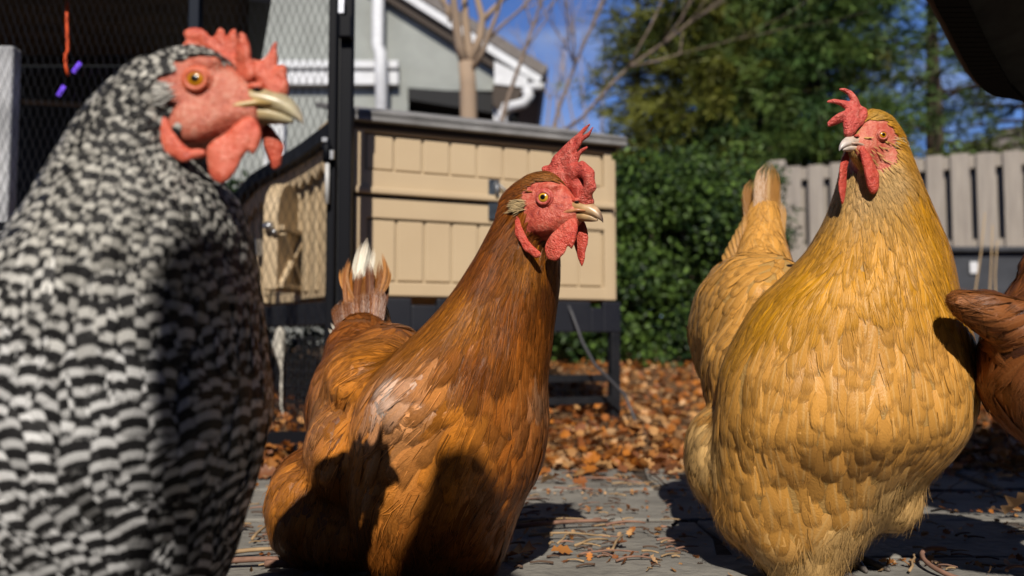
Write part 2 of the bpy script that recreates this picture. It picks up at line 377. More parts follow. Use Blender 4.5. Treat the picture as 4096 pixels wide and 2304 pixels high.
# ------------------------------------------------------------------ foliage
def leaf_mat(name):
    m = bpy.data.materials.new(name); m.use_nodes = True; t = m.node_tree; l = t.links.new; b = t.nodes['Principled BSDF']
    a = t.nodes.new('ShaderNodeAttribute'); a.attribute_name = 'Col'; l(a.outputs['Color'], b.inputs['Base Color']); b.inputs['Roughness'].default_value = .5; b.inputs['Specular IOR Level'].default_value = .3
    tr_ = t.nodes.new('ShaderNodeBsdfTranslucent'); l(a.outputs['Color'], tr_.inputs['Color']); ms = t.nodes.new('ShaderNodeMixShader'); ms.inputs['Fac'].default_value = .2
    l(b.outputs[0], ms.inputs[1]); l(tr_.outputs[0], ms.inputs[2]); l(ms.outputs[0], t.nodes['Material Output'].inputs['Surface']); return m
m_leaf = leaf_mat('leaf_green'); m_dry = leaf_mat('leaf_dry')
def leaf_cloud(name, C, D, Nn, ln, wd, col, m, parent):
    """C centres, D directions, Nn normals (n,3); ln, wd (n,); col (n,3): diamond leaves with a bent middle"""
    S = np.cross(D, Nn); S /= np.linalg.norm(S, axis=1)[:, None] + 1e-9
    n = len(C); V = np.empty((n, 6, 3)); a = C - D * (ln * .5)[:, None]; e = C + D * (ln * .5)[:, None]
    m1 = C - D * (ln * .12)[:, None]; up = Nn * (wd * .25)[:, None]
    V[:, 0] = a; V[:, 1] = m1 - S * (wd * .5)[:, None] + up; V[:, 2] = C + D * (ln * .2)[:, None] - S * (wd * .38)[:, None] + up; V[:, 3] = e; V[:, 4] = C + D * (ln * .2)[:, None] + S * (wd * .38)[:, None] + up; V[:, 5] = m1 + S * (wd * .5)[:, None] + up
    b = np.arange(n)[:, None] * 6
    F = np.concatenate([b + np.array([0, 1, 2, 3]), b + np.array([0, 3, 4, 5])], 0)
    return mesh_obj(name, V.reshape(-1, 3), F, m, parent, False, {'Col': np.repeat(col, 6, 0)})
def unit(a): return a / (np.linalg.norm(a, axis=1)[:, None] + 1e-9)
rs = np.random.RandomState(5)

m_darkbark = mat('dark_bark', (.055, .04, .03), .9, .1, noise=.4, nscale=12)
def evergreen(label, x, y, h, rad, n_limb, n_spray, per, seed, base=.15, droop=.25, leaf=.10, cols=((.055, .08, .015), (.20, .20, .032)), z0=.15, lean=0):
    r_ = np.random.RandomState(seed); root = thing('evergreen_tree', label, 'tree', (x, y, z0))
    t_ = MB(); t_.tube([(x, y, z0 - .1), (x, y, h * .5), (x + lean, y, h)], [rad * .07 + .03, rad * .05 + .02, .015], 8)
    lb = MB(); C = []; D = []; col = []; LN = []; WD = []
    for i in range(n_limb):
        f = r_.rand() ** .8; z = z0 + h * (base + (1 - base) * f); az = r_.rand() * 6.283; ln = rad * (1 - f) ** .75 * r_.uniform(.65, 1.1) + .15
        d = np.array([math.cos(az), math.sin(az), r_.uniform(.0, .35)]); p0 = np.array([x + lean * f, y, z]); K = 5; pts = []
        for k in range(K + 1):
            s = k / K; pts.append(p0 + d * ln * s + np.array([0, 0, -droop * ln * s * s]))
        lb.tube([tuple(q) for q in pts], [.022 * (1 - .8 * k / K) * (ln / rad + .3) for k in range(K + 1)], 4)
        tone = r_.rand()
        ns = max(3, int(n_spray * ln / rad))
        for j in range(ns):
            s = r_.uniform(.2, 1.05); q = p0 + d * ln * s + np.array([0, 0, -droop * ln * s * s]) + r_.normal(0, .05 * ln + .03, 3)
            sd = d + r_.normal(0, .55, 3); sd[2] -= .25; sd /= np.linalg.norm(sd); L_ = leaf * r_.uniform(2.2, 4.0)
            tt = r_.rand(per); side = r_.normal(0, .5, (per, 3))
            C.append(q + np.outer(tt * L_, sd) + side * leaf * .4); dd = sd + side * 1.1; D.append(dd)
            base_c = np.array(cols[0]) * (1 - tone) + np.array(cols[1]) * tone; col.append(base_c * r_.uniform(.6, 1.35) * r_.uniform(.75, 1.25, (per, 1)))
            LN.append(leaf * r_.uniform(.6, 1.3, per)); WD.append(leaf * .12 * r_.uniform(.7, 1.3, per))
    C = np.concatenate(C); D = unit(np.concatenate(D)); col = np.concatenate(col)
    t_.build('trunk', m_darkbark, root, True); lb.build('limbs', m_darkbark, root)
    leaf_cloud('crown', C, D, unit(r_.normal(0, 1, C.shape) + np.array([0, -.5, .6])), np.concatenate(LN), np.concatenate(WD), col, m_leaf, root)
    return root
def tx(px, Y): return (px - 2048) * Y / F_PX
evergreen("broad dark evergreen tree directly above the buff hen's tail", tx(2830, 8.2), 8.2, 5.2, 1.35, 260, 26, 21, 1, base=.05)
evergreen("dense olive evergreen tree standing between the bare twigs and the buff hen's comb", tx(3130, 9.0), 9.0, 6.0, 1.5, 260, 26, 21, 2, base=.10, cols=((.06, .082, .015), (.24, .215, .032)))
evergreen("feathery green conifer behind the buff hen's head", tx(3300, 7.4), 7.4, 4.4, 1.05, 170, 24, 21, 3, base=.18, cols=((.038, .085, .022), (.135, .20, .042)))
evergreen("loose blue green pine with sky showing through, above the grey fence", tx(3760, 8.6), 8.6, 4.9, 1.35, 75, 14, 18, 4, base=.24, leaf=.13, cols=((.03, .065, .03), (.16, .18, .03)))
evergreen("ragged small conifer at the edge of the sky, left of the broad dark evergreen", tx(2560, 9.5), 9.5, 4.4, .85, 60, 14, 12, 6, base=.25, cols=((.035, .05, .014), (.09, .10, .02)))
evergreen("sparse conifer beside the dark overhead panel", tx(4150, 9.5), 9.5, 5.4, 1.1, 42, 11, 16, 8, base=.3, leaf=.13, cols=((.03, .055, .02), (.09, .12, .03)))

def bush(name, label, cat, cx, cy, rx, ry, z0, h, n, seed, leaf=.05, cols=((.010, .028, .008), (.13, .22, .04)), stems=True):
    r_ = np.random.RandomState(seed); root = thing(name, label, cat, (cx, cy, z0))
    nb = 46; cl = np.stack([cx + rx * r_.uniform(-.85, .85, nb), cy + ry * r_.uniform(-.8, .6, nb), z0 + h * r_.uniform(.02, .95, nb)], 1); cr = r_.uniform(.14, .30, nb) * min(rx, h) * .9
    ct = r_.rand(nb); k = r_.randint(0, nb, n); u = unit(r_.normal(0, 1, (n, 3))); rad = cr[k] * r_.uniform(.55, 1.08, n) ** .5
    C = cl[k] + u * rad[:, None] + r_.normal(0, .03, (n, 3)); loose = r_.rand(n) < .13; C[loose] = np.stack([cx + rx * r_.uniform(-1, 1, n), cy + ry * r_.uniform(-.9, .5, n), z0 + h * r_.rand(n) ** .8], 1)[loose]; C[:, 2] = np.maximum(C[:, 2], z0 + .01)
    D = unit(u * .4 + r_.normal(0, 1, (n, 3)) + np.array([0, 0, -.4])); N_ = unit(u + r_.normal(0, .5, (n, 3)) + np.array([0, -.2, .4]))
    tone = np.clip(ct[k] * .6 + r_.rand(n) ** 3 * .8 - .1, 0, 1)[:, None]; col = np.array(cols[0]) * (1 - tone) + np.array(cols[1]) * tone
    leaf_cloud('foliage', C, D, N_, leaf * r_.uniform(.6, 1.3, n), leaf * .62 * r_.uniform(.7, 1.2, n), col, m_leaf, root)
    if stems:
        sm = MB(); R_ = random.Random(seed)
        for i in range(14): sm.tube([(cx + R_.uniform(-.6, .6) * rx, cy + R_.uniform(-.3, .3) * ry, z0 - .02), tuple(cl[R_.randrange(nb)])], [.012, .005], 5)
        sm.build('stems', m_twig, root)
    return root
bush('ivy_bush', "leafy green bush beside the right end of the tan coop", 'bush', tx(2640, 4.7), 4.7, .52, .40, .12, 1.18, 32000, 21, .034)
bush('ivy_bush', "low leafy bush seen under the coop's dark skirt", 'bush', tx(2250, 4.6), 4.6, .55, .3, .12, .62, 11000, 22, .04)
bush('ivy_bush', "tall dark green bush behind the buff hen's back", 'bush', tx(2900, 5.4), 5.4, .34, .35, .14, 1.2, 17000, 23, .032, cols=((.018, .045, .012), (.06, .11, .022)))
bush('ivy_bush', "dark green shrub glimpsed through the wire run", 'bush', tx(900, 4.6), 4.6, .55, .4, .12, 1.0, 6000, 24, .05, cols=((.015, .035, .01), (.05, .09, .02)))
bl = bush('ivy_bush', "bush hidden low behind the fence line at the far right", 'bush', tx(4080, 9.0), 9.0, .9, .5, .15, 1.95, 5000, 25, .08, cols=((.03, .05, .02), (.09, .12, .03)))
# far roof over the fence
fr = thing('house', "distant grey roof peeking over the fence at the far right", 'house', (tx(4130, 14), 14.5, .2))
a = P(3830, 640, 14); b = P(4060, 505, 14); c = P(4300, 640, 14)
MB().prism([a, b, c], (0, 4, 0)).build('roof', m_shing, fr); MB().box(((a.x + c.x) / 2, 16, a.z / 2), c.x - a.x - .3, 3.6, a.z - .05).build('wall', m_siding, fr)
# ------------------------------------------------------------------ wooden fence
m_wood = mat('fence_board', (.37, .325, .275), .85, .2, noise=.75, nscale=7, ncol=(.23, .20, .175), stretch=(6, 6, .5), bump=.3, bscale=30)
fa, fb = Vector((tx(3130, 6.4), 6.4, 0)), Vector((tx(4500, 5.55), 5.55, 0)); fd = (fb - fa); flen = fd.length; fd.normalize(); fn = Vector((fd.y, -fd.x, 0))
if fn.y > 0: fn = -fn
FT = P(3130, 672, 6.4).z; fz0 = .08
fence = thing('fence', "weathered grey board fence with dark slots behind the buff hen", 'fence', (fa.x, fa.y, fz0))
Mf = Matrix((fd, -fn, Vector((0, 0, 1)))).transposed()
pitch = .158; k = 0; s = .10; R_ = random.Random(4)
while s < flen:
    c = fa + fd * s; hh = FT - fz0 - R_.uniform(.0, .012)
    MB().box(c + fn * .035 + Vector((0, 0, fz0 + hh / 2)), .112 + R_.uniform(-.006, .006), .018, hh, Mf).build('board', m_wood, fence, bevel=.003)
    MB().box(c + fd * pitch * .5 - fn * .045 + Vector((0, 0, fz0 + hh / 2 - .03)), .12, .018, hh - .06, Mf).build('board', m_wood, fence)
    s += pitch
for z in (FT - .06, FT - .65, .35):
    MB().box((fa + fb) / 2 + Vector((0, 0, z)) - fn * .004, flen, .05, .09, Mf).build('rail', m_wood, fence)
MB().box(fa + fd * -.02 + Vector((0, 0, (FT + fz0) / 2 + .02)), .13, .12, FT - fz0 + .06, Mf).build('fence_post', m_wood, fence, bevel=.01)

# ------------------------------------------------------------------ coop
m_tan = mat('tan_plastic', (.56, .43, .275), .55, .35, noise=.45, nscale=5, ncol=(.47, .345, .215), bump=.06, bscale=400)
m_roofp = mat('coop_roof', (.235, .23, .23), .6, .35, noise=.3, nscale=12)
m_black = mat('black_plastic', (.008, .009, .012), .5, .3, noise=.4, nscale=30, ncol=(.03, .03, .035))
m_navy = mat('dark_skirt', (.012, .0135, .021), .5, .3, noise=.5, nscale=6, ncol=(.035, .036, .042))
m_steel = mat('steel', (.55, .56, .58), .3, .5, metal=.9, noise=.2, nscale=60)
YL, YR = 2.16, 2.45
cA = Vector((tx(1408, YL), YL, 0)); cB = Vector((tx(2448, YR), YR, 0)); cu = (cB - cA); cw = cu.length; cu.normalize(); cn = Vector((cu.y, -cu.x, 0))
ZB = P(1408, 1187, YL).z; ZB2 = P(2440, 1197, YR).z; ZB = (ZB + ZB2) / 2
ZT = (P(1408, 500, YL).z + P(2440, 592, YR).z) / 2; CH = ZT - ZB
Mc = Matrix((cu, -cn, Vector((0, 0, 1)))).transposed()
coop = thing('chicken_coop', "tan plastic chicken coop with a grey roof, raised on a black stand", 'coop', (cA.x, cA.y, .02))
def cp(s, z, out=0): return cA + cu * s + Vector((0, 0, z)) + cn * out
def cbox(mb, s0, s1, z0, z1, o0, o1): return mb.box(cp((s0 + s1) / 2, (z0 + z1) / 2, (o0 + o1) / 2), s1 - s0, abs(o1 - o0), z1 - z0, Mc)
cv = Vector((-.58, .815, 0)); CD = .92
# body (behind the front panels)
body = MB(); q = [cp(.005, 0, -.03), cp(cw - .005, 0, -.03)]; q += [q[1] + Vector((cv.x * .3 + cu.y * -.6, CD * .9, 0)), q[0] + cv * CD]
body.prism([Vector((p.x, p.y, ZB)) for p in q], (0, 0, CH - .01)).build('shell', m_tan, coop)
zl = P(1408, 765, YL).z; zl = ZB + (zl - ZB) * .985       # ledge between hatch and lower wall
def panel(name, z0, z1, n, s0, s1, frame, topf, botf):
    m_ = MB(); cbox(m_, s0, s1, z0, z1, -.028, -.0075)
    pw = (s1 - s0 - 2 * frame) / n
    for i in range(n): cbox(m_, s0 + frame + i * pw + .0032, s0 + frame + (i + 1) * pw - .0032, z0 + botf, z1 - topf, -.0082, -.0005)
    for a, b in ((s0, s0 + frame - .004), (s1 - frame + .004, s1)): cbox(m_, a, b, z0, z1, -.0082, .006)
    cbox(m_, s0 + .0005, s1 - .0005, z1 - topf + .004, z1 - .0005, -.0082, .0055); cbox(m_, s0 + .0005, s1 - .0005, z0 + .0005, z0 + botf - .004, -.0082, .0055)
    return m_.build(name, m_tan, coop, bevel=.003)
panel('hatch', zl + .004, ZT, 9, .0, cw, .030, .022, .062)
panel('front_wall', ZB, zl - .006, 9, .004, cw + .004, .034, .060, .040)
cbox(MB(), .0, cw + .004, zl - .001, zl + .016, .006, .020).build('ledge', m_tan, coop, bevel=.004)
cbox(MB(), 0, cw, zl - .006, zl + .004, -.03, -.004).build('gap_strip', mat('gap_dark', (.02, .016, .012)), coop)  # dark strip filling the gap between hatch and front wall
# corner post of the coop at the right end
cbox(MB(), cw - .004, cw + .018, ZB, ZT - .03, -.06, -.004).build('corner_trim', m_tan, coop, bevel=.004)
# roof slab with overhang
rf = MB(); t0 = P(1400, 452, YL - .03); t1 = P(2478, 570, YR - .03)
f0 = cp(-.012, ZT + .004, .035); f1 = cp(cw + .035, ZT + .004, .035)
zt = ZT + .030
rf.prism([Vector((f0.x, f0.y, ZT + .004)), Vector((f1.x, f1.y, ZT + .004)), Vector((f1.x, f1.y, ZT + .030)), Vector((f0.x, f0.y, ZT + .030))], cn * -.06)
rf.prism([Vector((f0.x, f0.y, ZT + .030)), Vector((f1.x, f1.y, ZT + .030)), Vector((f1.x, f1.y, ZT + .012)) - cn * .0, Vector((f0.x, f0.y, ZT + .012))], Vector((-cn.x * .55, -cn.y * .55, .16)))
rf.build('roof', m_roofp, coop, bevel=.003)
cbox(MB(), -.004, cw + .012, ZT - .010, ZT + .004, -.03, .012).build('roof_shade_strip', mat('roof_shade', (.06, .048, .04), .7), coop)  # dark strip puts the roof overhang's shadow into the colour
# latch
lt = MB(); ls = cw * (1962 - 1408) / 1040 * .955; zc = zl + .012
cbox(lt, ls - .016, ls + .016, zc - .062, zc + .048, .0075, .013); lo = lt.build('latch', mat('latch_plate', (.10, .12, .15), .35, .5, metal=.6, noise=.4, nscale=50), coop, bevel=.002)
lk = MB(); lk.tube([cp(ls + .004, zc + .04, .016), cp(ls + .004, zc + .02, .024), cp(ls + .006, zc - .002, .018)], .006, 8); lk.tube([cp(ls + .01, zc + .035, .018), cp(ls + .04, zc + .012, .016), cp(ls + .045, zc - .012, .016), cp(ls + .02, zc - .012, .016), cp(ls + .01, zc + .01, .018)], .003, 6); lk.build('latch_hook', mat('dull_steel', (.22, .23, .25), .45, .5, metal=.7), lo, True)
# skirt and stand
sk = MB(); zs0 = P(2470, 1330, YR).z
cbox(sk, -.01, .155, zs0, ZB - .004, -.02, .004); cbox(sk, .155, .225, zs0, ZB - .022, -.02, .0035); cbox(sk, .225, cw - .07, zs0, ZB - .004, -.02, .004); cbox(sk, cw - .07, cw - .03, zs0, ZB - .022, -.02, .0035); cbox(sk, cw - .03, cw + .028, zs0, ZB - .004, -.02, .004)
sk.build('skirt', m_navy, coop, bevel=.004)
gz = ground_z(2.4)
for s_, o_ in ((cw + .012, -.012), (.0, -.012), (cw - .02, -.75), (-.35, -.72)):
    b_ = cp(s_, 0, o_); MB().box(b_ + Vector((0, 0, (zs0 + gz - .05) / 2)), .028, .028, zs0 - gz + .05, Mc).build('leg', m_black, coop, bevel=.003)
for z0 in (P(2300, 1512, YR).z, P(2300, 1600, YR).z):
    cbox(MB(), .015, cw, z0 - .010, z0 + .010, -.022, -.004).build('stretcher', m_black, coop, bevel=.002)
# gable side with arched door
def sv(t, z, out=0):   # along the side wall from the front corner
    n_ = Vector((-cv.y, cv.x, 0));  n_ = n_ if n_.y < 0 else -n_
    return cA + cv * t + Vector((0, 0, z)) + n_ * out
nS = Vector((-cv.y, cv.x, 0)); nS = nS if nS.y < 0 else -nS
Ms = Matrix((cv, -nS, Vector((0, 0, 1)))).transposed()
def sbox(mb, a, b, z0, z1, o0, o1): return mb.box(sv((a + b) / 2, (z0 + z1) / 2, (o0 + o1) / 2), b - a, abs(o1 - o0), z1 - z0, Ms)
EZ = lambda t: float(np.interp(t, [-.1, 0, .2, .6, .8, 1.0], [.80, .785, .766, .746, .697, .60]))            # eave line dropping away from the camera
sw = MB(); sw.prism([sv(.0, ZB, .0), sv(.34, ZB, .0), sv(.34, EZ(.34), .0), sv(.2, EZ(.2), .0), sv(.0, EZ(0), .0)], nS * .02); sw.prism([sv(.60, ZB, .0), sv(.92, ZB, .0), sv(.92, EZ(.92), .0), sv(.8, EZ(.8), .0), sv(.60, EZ(.60), .0)], nS * .02); sw.prism([sv(.34, ZB + .30, .0), sv(.60, ZB + .30, .0), sv(.60, EZ(.60), .0), sv(.34, EZ(.34), .0)], nS * .0195)
for t in (.03, .10, .17, .24, .30, .62, .70, .78, .86): sbox(sw, t, t + .018, ZB + .02, ZB + .30, .02, .028)
sw.build('side_wall', m_tan, coop, bevel=.003)
sbox(MB(), .33, .61, ZB + .01, ZB + .305, -.25, -.2).build('inner_shade', mat('coop_inside_shade', (.03, .024, .018)), coop)  # dark sheet stands in for the shade inside the doorway
sc_ = MB(); nsc = 16
for i in range(nsc):
    a, b = i * .92 / nsc, (i + 1) * .92 / nsc; am = (a + b) / 2
    sc_.prism([sv(a, EZ(a) - .015, .03), sv(a, EZ(a) - .058, .03), sv(am, EZ(am) - .082, .03), sv(b, EZ(b) - .058, .03), sv(b, EZ(b) - .015, .03)], nS * .012)
sc_.build('scalloped_trim', m_tan, coop)
rk = MB(); ts = [-.02, .2, .4, .6, .7, .8, .9, 1.0]
for a, b in zip(ts[:-1], ts[1:]): rk.prism([sv(a, EZ(a) - .012, .02), sv(b, EZ(b) - .012, .02), sv(b, EZ(b) + .024, .02), sv(a, EZ(a) + .024, .02)], nS * .05)
rk.build('rake_board', m_black, coop)
gb = MB()       # ribbed upper gable above the side eave
for i in range(3):
    z0 = .030 + i * .036; e_ = .62 - i * .13; gb.prism([sv(.17, EZ(.17) + z0, .0 - i * .02), sv(e_, EZ(e_) + z0 - .01, .0 - i * .02), sv(e_ - .03, EZ(e_) + z0 + .016, .0 - i * .02), sv(.17, EZ(.17) + z0 + .028, .0 - i * .02)], nS * -.03)
gb.build('roof_ribs', m_tan, coop)
# open door swung towards the camera
hin = .34; dz0, dw, dh = ZB + .02, .19, .295
dd_ = Vector((-.10, -1, 0)).normalized(); dn_ = Vector((-dd_.y, dd_.x, 0)); dn_ = dn_ if dn_.x > 0 else -dn_
h0 = sv(hin, 0, .02)
def dp(a, z, o=0): return h0 + dd_ * a + Vector((0, 0, z)) + dn_ * o
arch = [(0, dz0)] + [(dw, dz0), (dw, dz0 + dh - .10)] + [(dw / 2 + dw / 2 * math.cos(a), dz0 + dh - .10 + .10 * math.sin(a)) for a in [math.pi * k / 12 for k in range(1, 12)]] + [(0, dz0 + dh - .10)]
dr = MB(); dr.prism([dp(a, z, -.02) for a, z in arch], dn_ * .04)
door = dr.build('door', m_tan, coop, bevel=.003)
xb = MB()
for a, b in (((.02, dz0 + .015), (dw - .02, dz0 + .15)), ((.02, dz0 + .15), (dw - .02, dz0 + .015)), ((.01, dz0 + .165), (dw - .01, dz0 + .165)), ((.01, dz0 + .012), (dw - .01, dz0 + .012))):
    xb.bar(dp(*a, .024), dp(*b, .024), .012, .02, dn_)
xb.build('cross_brace', m_tan, door)
sb = MB(); sb.tube([dp(dw, dz0 + .165, .0), dp(dw + .02, dz0 + .165, .0)], .012, 10); sb.tube([dp(dw, dz0 + .15, .012), dp(dw + .012, dz0 + .15, .015)], .008, 8); sb.build('door_knob', m_steel, door, True)
MB().box(sv(.60, ZB + .17, .04), .03, .02, .05, Ms).build('hinge', m_steel, coop)
MB().box(sv(.20, ZB + .13, -.02), .012, .01, .20, Ms).build('water_tube', mat('pale_blue', (.30, .46, .54), .3), coop)
# run beneath the side: black beam and wire panel
bm_ = MB(); sbox(bm_, -.02, .98, ZB - .075, ZB - .012, -.02, .035); bm_.build('side_beam', m_black, coop, bevel=.004)
wp = MB(); R_ = random.Random(9)
for i in range(34): t = -.0 + i * .029; wp.bar(sv(t, .02, .012), sv(t, ZB - .09, .012), .0035, .0035)
for i in range(9): z = .04 + i * .045; wp.bar(sv(-.02, z, .014), sv(.98, z, .014), .003, .003)
wp.build('wire_panel', m_black, coop)
sbox(MB(), -.02, .98, .0, .035, -.02, .03).build('base_rail', m_black, coop)
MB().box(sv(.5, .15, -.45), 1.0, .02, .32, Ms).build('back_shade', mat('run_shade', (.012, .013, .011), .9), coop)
dpb = c3([(*sv(.42, ZB - .09, .03), .016), (*sv(.43, ZB - .13, .03), .020), (*sv(.42, ZB - .16, .03), .012), (*sv(.42, ZB - .2, .025), .004), (*sv(.42, ZB - .27, .025), .005), (*sv(.42, ZB - .30, .025), .004), (*sv(.41, ZB - .34, .02), .003)])
v_, f_ = ellipsoids(dpb); v_, f_ = remesh(v_, f_, .003, 2); mesh_obj('dropping_stain', v_, f_, mat('droppings', (.55, .52, .46), .8, noise=.4, nscale=60), coop, True)
# cable
cb = MB(); cb.tube([P(2268, 1210, 2.40), P(2290, 1260, 2.38), P(2330, 1370, 2.37), P(2380, 1460, 2.36), P(2450, 1530, 2.36), P(2500, 1580, 2.38), P(2540, 1680, 2.33), P(2590, 1755, 2.30), P(2600, 1790, 2.25)], .0045, 6)
tag(cb.build('cable', mat('grey_cable', (.06, .06, .068), .5), None, True), "thin grey cable drooping from the coop skirt down to the leaves", 'cable')

# ------------------------------------------------------------------ wire run with dark roof
m_frame = mat('black_frame', (.0045, .005, .008), .55, .12)
m_wire = mat('wire', (.012, .012, .014), .35, .5)
run = thing('chicken_run', "black framed wire mesh run with a dark roof behind the barred hen", 'run', (tx(700, 2.0), 2.0, 0))
def vpost(px, Y, wpx, z0, z1, dep=.03): return MB().box((tx(px, Y), Y, (z0 + z1) / 2), wpx * Y / F_PX, dep, z1 - z0)
vpost(1322, 1.98, 34, .0, 1.25).build('post', m_frame, run, bevel=.003)
vpost(1378, 1.955, 50, .0, 1.25).build('post', m_frame, run, bevel=.003)
vpost(1352, 2.0, 20, .0, 1.25, .02).build('hinge_strip', m_black, run)
MB().box(tuple(P(1385, 112, 1.93)), .030, .03, .052).build('latch_box', m_frame, run, bevel=.004)
gl = MB(); gl.tube([P(1309, 640, 1.95), P(1309, 815, 1.95)], .0055, 8); gl.build('gas_strut', mat('strut_grey', (.52, .52, .52), .4), run, True)
gl = MB(); gl.tube([P(1306, 560, 1.95), P(1307, 650, 1.95)], .009, 8); gl.build('strut_body', m_frame, run, True)
MB().box(tuple(P(1300, 560, 1.945)), .012, .012, .01).build('bolt', m_steel, run); MB().box(tuple(P(1328, 620, 1.95)), .008, .01, .02).build('bolt', m_steel, run); MB().box(tuple(P(1366, 20, 1.92)), .012, .01, .04).build('bolt', m_steel, run)
vpost(757, 1.99, 44, .0, 1.3).build('post', mat('blue_black_frame', (.006, .010, .020), .5, .15), run, bevel=.003)
vpost(-420, 2.0, 44, .0, 1.3).build('post', m_frame, run)
MB().bar((tx(-420, 2.0), 2.0, .03), (tx(1310, 2.0), 2.0, .03), .03, .04).build('rail', m_frame, run)
MB().bar((tx(-420, 2.0), 2.0, .53), (tx(120, 2.0), 2.0, .53), .016, .02).build('rail', m_frame, run)
wm_ = MB()      # diamond mesh: two families of zigzag-free diagonal wires
x0, x1, z0, z1 = tx(-420, 2.0), tx(1308, 2.0), .04, 1.22; dzx = .36; stp = .018
k = x0 - (z1 - z0) * dzx
while k < x1:
    for sgn in (1, -1):
        a = Vector((k, 2.0 + .001 * sgn, z0)); b = Vector((k + (z1 - z0) * dzx, 2.0 + .001 * sgn, z1))
        if sgn < 0: a, b = Vector((k + (z1 - z0) * dzx, a.y, z0)), Vector((k, a.y, z1))
        # clip to the frame
        def cl(p, q):
            if p.x < x0: p = p + (q - p) * ((x0 - p.x) / (q.x - p.x)) if q.x > x0 else None
            if p is not None and p.x > x1: p = p + (q - p) * ((x1 - p.x) / (q.x - p.x)) if q.x < x1 else None
            return p
        a2, b2 = cl(a, b), cl(b, a)
        if a2 is not None and b2 is not None and (a2 - b2).length > .02: wm_.tube([a2, b2], .0006, 4, False)
    k += stp
wm_.build('wire_mesh', m_wire, run)
# roof panel: dark, its sloping right edge seen against the house
rp_ = MB(); re0, re1 = P(1056, -6, 2.02), P(870, 165, 2.9)
rp_.prism([(tx(-500, 2.0), 1.98, re0.z + .02), (re0.x, 1.98, re0.z + .02), (re1.x, 3.3, re1.z + .05), (tx(-500, 3.3), 3.3, re1.z + .05)], (0, 0, .03)); rp_.build('roof', mat('run_roof', (.035, .03, .026), .8, .2, noise=.5, nscale=8), run)
MB().bar((re0.x, 1.99, re0.z + .005), (re1.x, 3.3, re1.z + .03), .05, .05).build('roof_edge', m_frame, run)
MB().bar((tx(-500, 3.1), 3.1, P(0, 195, 3.1).z), (tx(900, 3.1), 3.1, P(0, 195, 3.1).z), .05, .11).build('roof_beam', m_black, run)
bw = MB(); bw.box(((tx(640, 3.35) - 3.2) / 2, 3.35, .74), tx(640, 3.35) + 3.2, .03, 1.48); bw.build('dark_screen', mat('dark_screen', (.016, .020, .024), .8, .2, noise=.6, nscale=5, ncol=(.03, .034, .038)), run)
MB().bar((tx(60, 2.6), 2.6, P(0, 405, 2.6).z), (tx(420, 2.6), 2.6, P(0, 425, 2.6).z), .012, .012).build('perch', mat('perch_wood', (.20, .17, .14), .8), run)
# things seen inside the run
col_ = MB(); xw = tx(18, 2.06); col_.box((xw - .01, 2.06, .49), .040, .04, .98); tag(col_.build('white_post', mat('dull_white', (.42, .43, .46), .6, noise=.3, nscale=9), None, bevel=.006), "white upright post at the left frame edge, behind the wire", 'post')
for (pa, pb) in (((292, 290), (322, 250)), ((232, 384), (257, 343))):
    m_ = MB(); m_.tube([P(*pa, 2.04), P(*pb, 2.04)], .0050, 10)
    tag(m_.build('violet_stick', mat('violet_plastic_glow', (.16, .05, .85), .35, emis=((.25, .12, 1.0), .5)), None, True), "upper violet stick hanging in the run" if pa[0] > 260 else "lower violet stick hanging in the run", 'toy', 'violet sticks hanging in the run')  # glow added to the plastic so the sticks look sunlit
m_ = MB(); m_.tube([P(268, -20, 2.04), P(268, 90, 2.04), P(270, 150, 2.04), P(272, 200, 2.04), P(262, 220, 2.04), P(263, 262, 2.04), P(272, 300, 2.04)], .0040, 6)
tag(m_.build('hanging_string', mat('orange_cord', (.75, .09, .015), .6), None, True), "bright orange cord hanging inside the dark run", 'string')
v_, f_ = ellipsoids(chain([(*P(150, 795, 2.3), .022, .02, .010), (*P(145, 812, 2.3), .02, .02, .016)])); tag(mesh_obj('teal_toy', v_, f_, mat('teal', (.02, .22, .22), .4), None, True), "small teal ball low in the run beside the barred hen's neck", 'toy')
v_, f_ = ellipsoids([(P(692, 4, 2.3), (.016, .016, .016))]); lb = mesh_obj('glass_bulb', v_, f_, mat('bulb', (.7, .7, .68), .08, .6), None, True); tag(lb, "small clear bulb under the run roof at the top edge", 'bulb')
wb = MB(); wb.box(tuple(P(560, 215, 4.2)), .28, .05, .05); wb.box(tuple(P(760, 205, 4.2)), .5, .05, .06); wb.box(tuple(P(480, 300, 4.2)), .25, .05, .09)
tag(wb.build('white_railing', m_white), "bits of white railing glimpsed behind the wire above the barred hen's neck", 'railing')
pl = MB(); pl.box(tuple(P(1102, 560, 4.4)), .10, .06, .60); tag(pl.build('white_post', m_white), "white post behind the mesh under the barred hen's beak", 'post')

# ------------------------------------------------------------------ dark bin and other small things on the right
bin_ = thing('storage_box', "dark slate box with a white label in front of the fence", 'box', (tx(3960, 4.4), 4.5, .12))
b = MB(); p0, p1 = P(3790, 1010, 4.4), P(4300, 1140, 4.4); b.box(((p0.x + p1.x) / 2, 4.62, (p0.z + .12) / 2), p1.x - p0.x, .45, p0.z - .12); b.build('bin_body', mat('slate_plastic', (.045, .048, .055), .5, noise=.3, nscale=8), bin_, bevel=.015)
b = MB(); b.box(((p0.x + p1.x) / 2, 4.61, p0.z + .014), p1.x - p0.x + .04, .5, .028); b.build('lid', mat('slate_plastic'), bin_, bevel=.008)
b = MB(); b.box(tuple(P(3895, 1070, 4.385)), .04, .006, .06); b.build('white_label', m_white, bin_)
os_ = MB(); os_.tube([P(3765, 1796, 1.98), P(3850, 1792, 1.99), P(3945, 1800, 2.0)], .0075, 8); tag(os_.build('orange_rod', mat('orange_plastic', (.80, .16, .02), .45), None, True), "orange rod lying in the leaves at the right", 'rod')
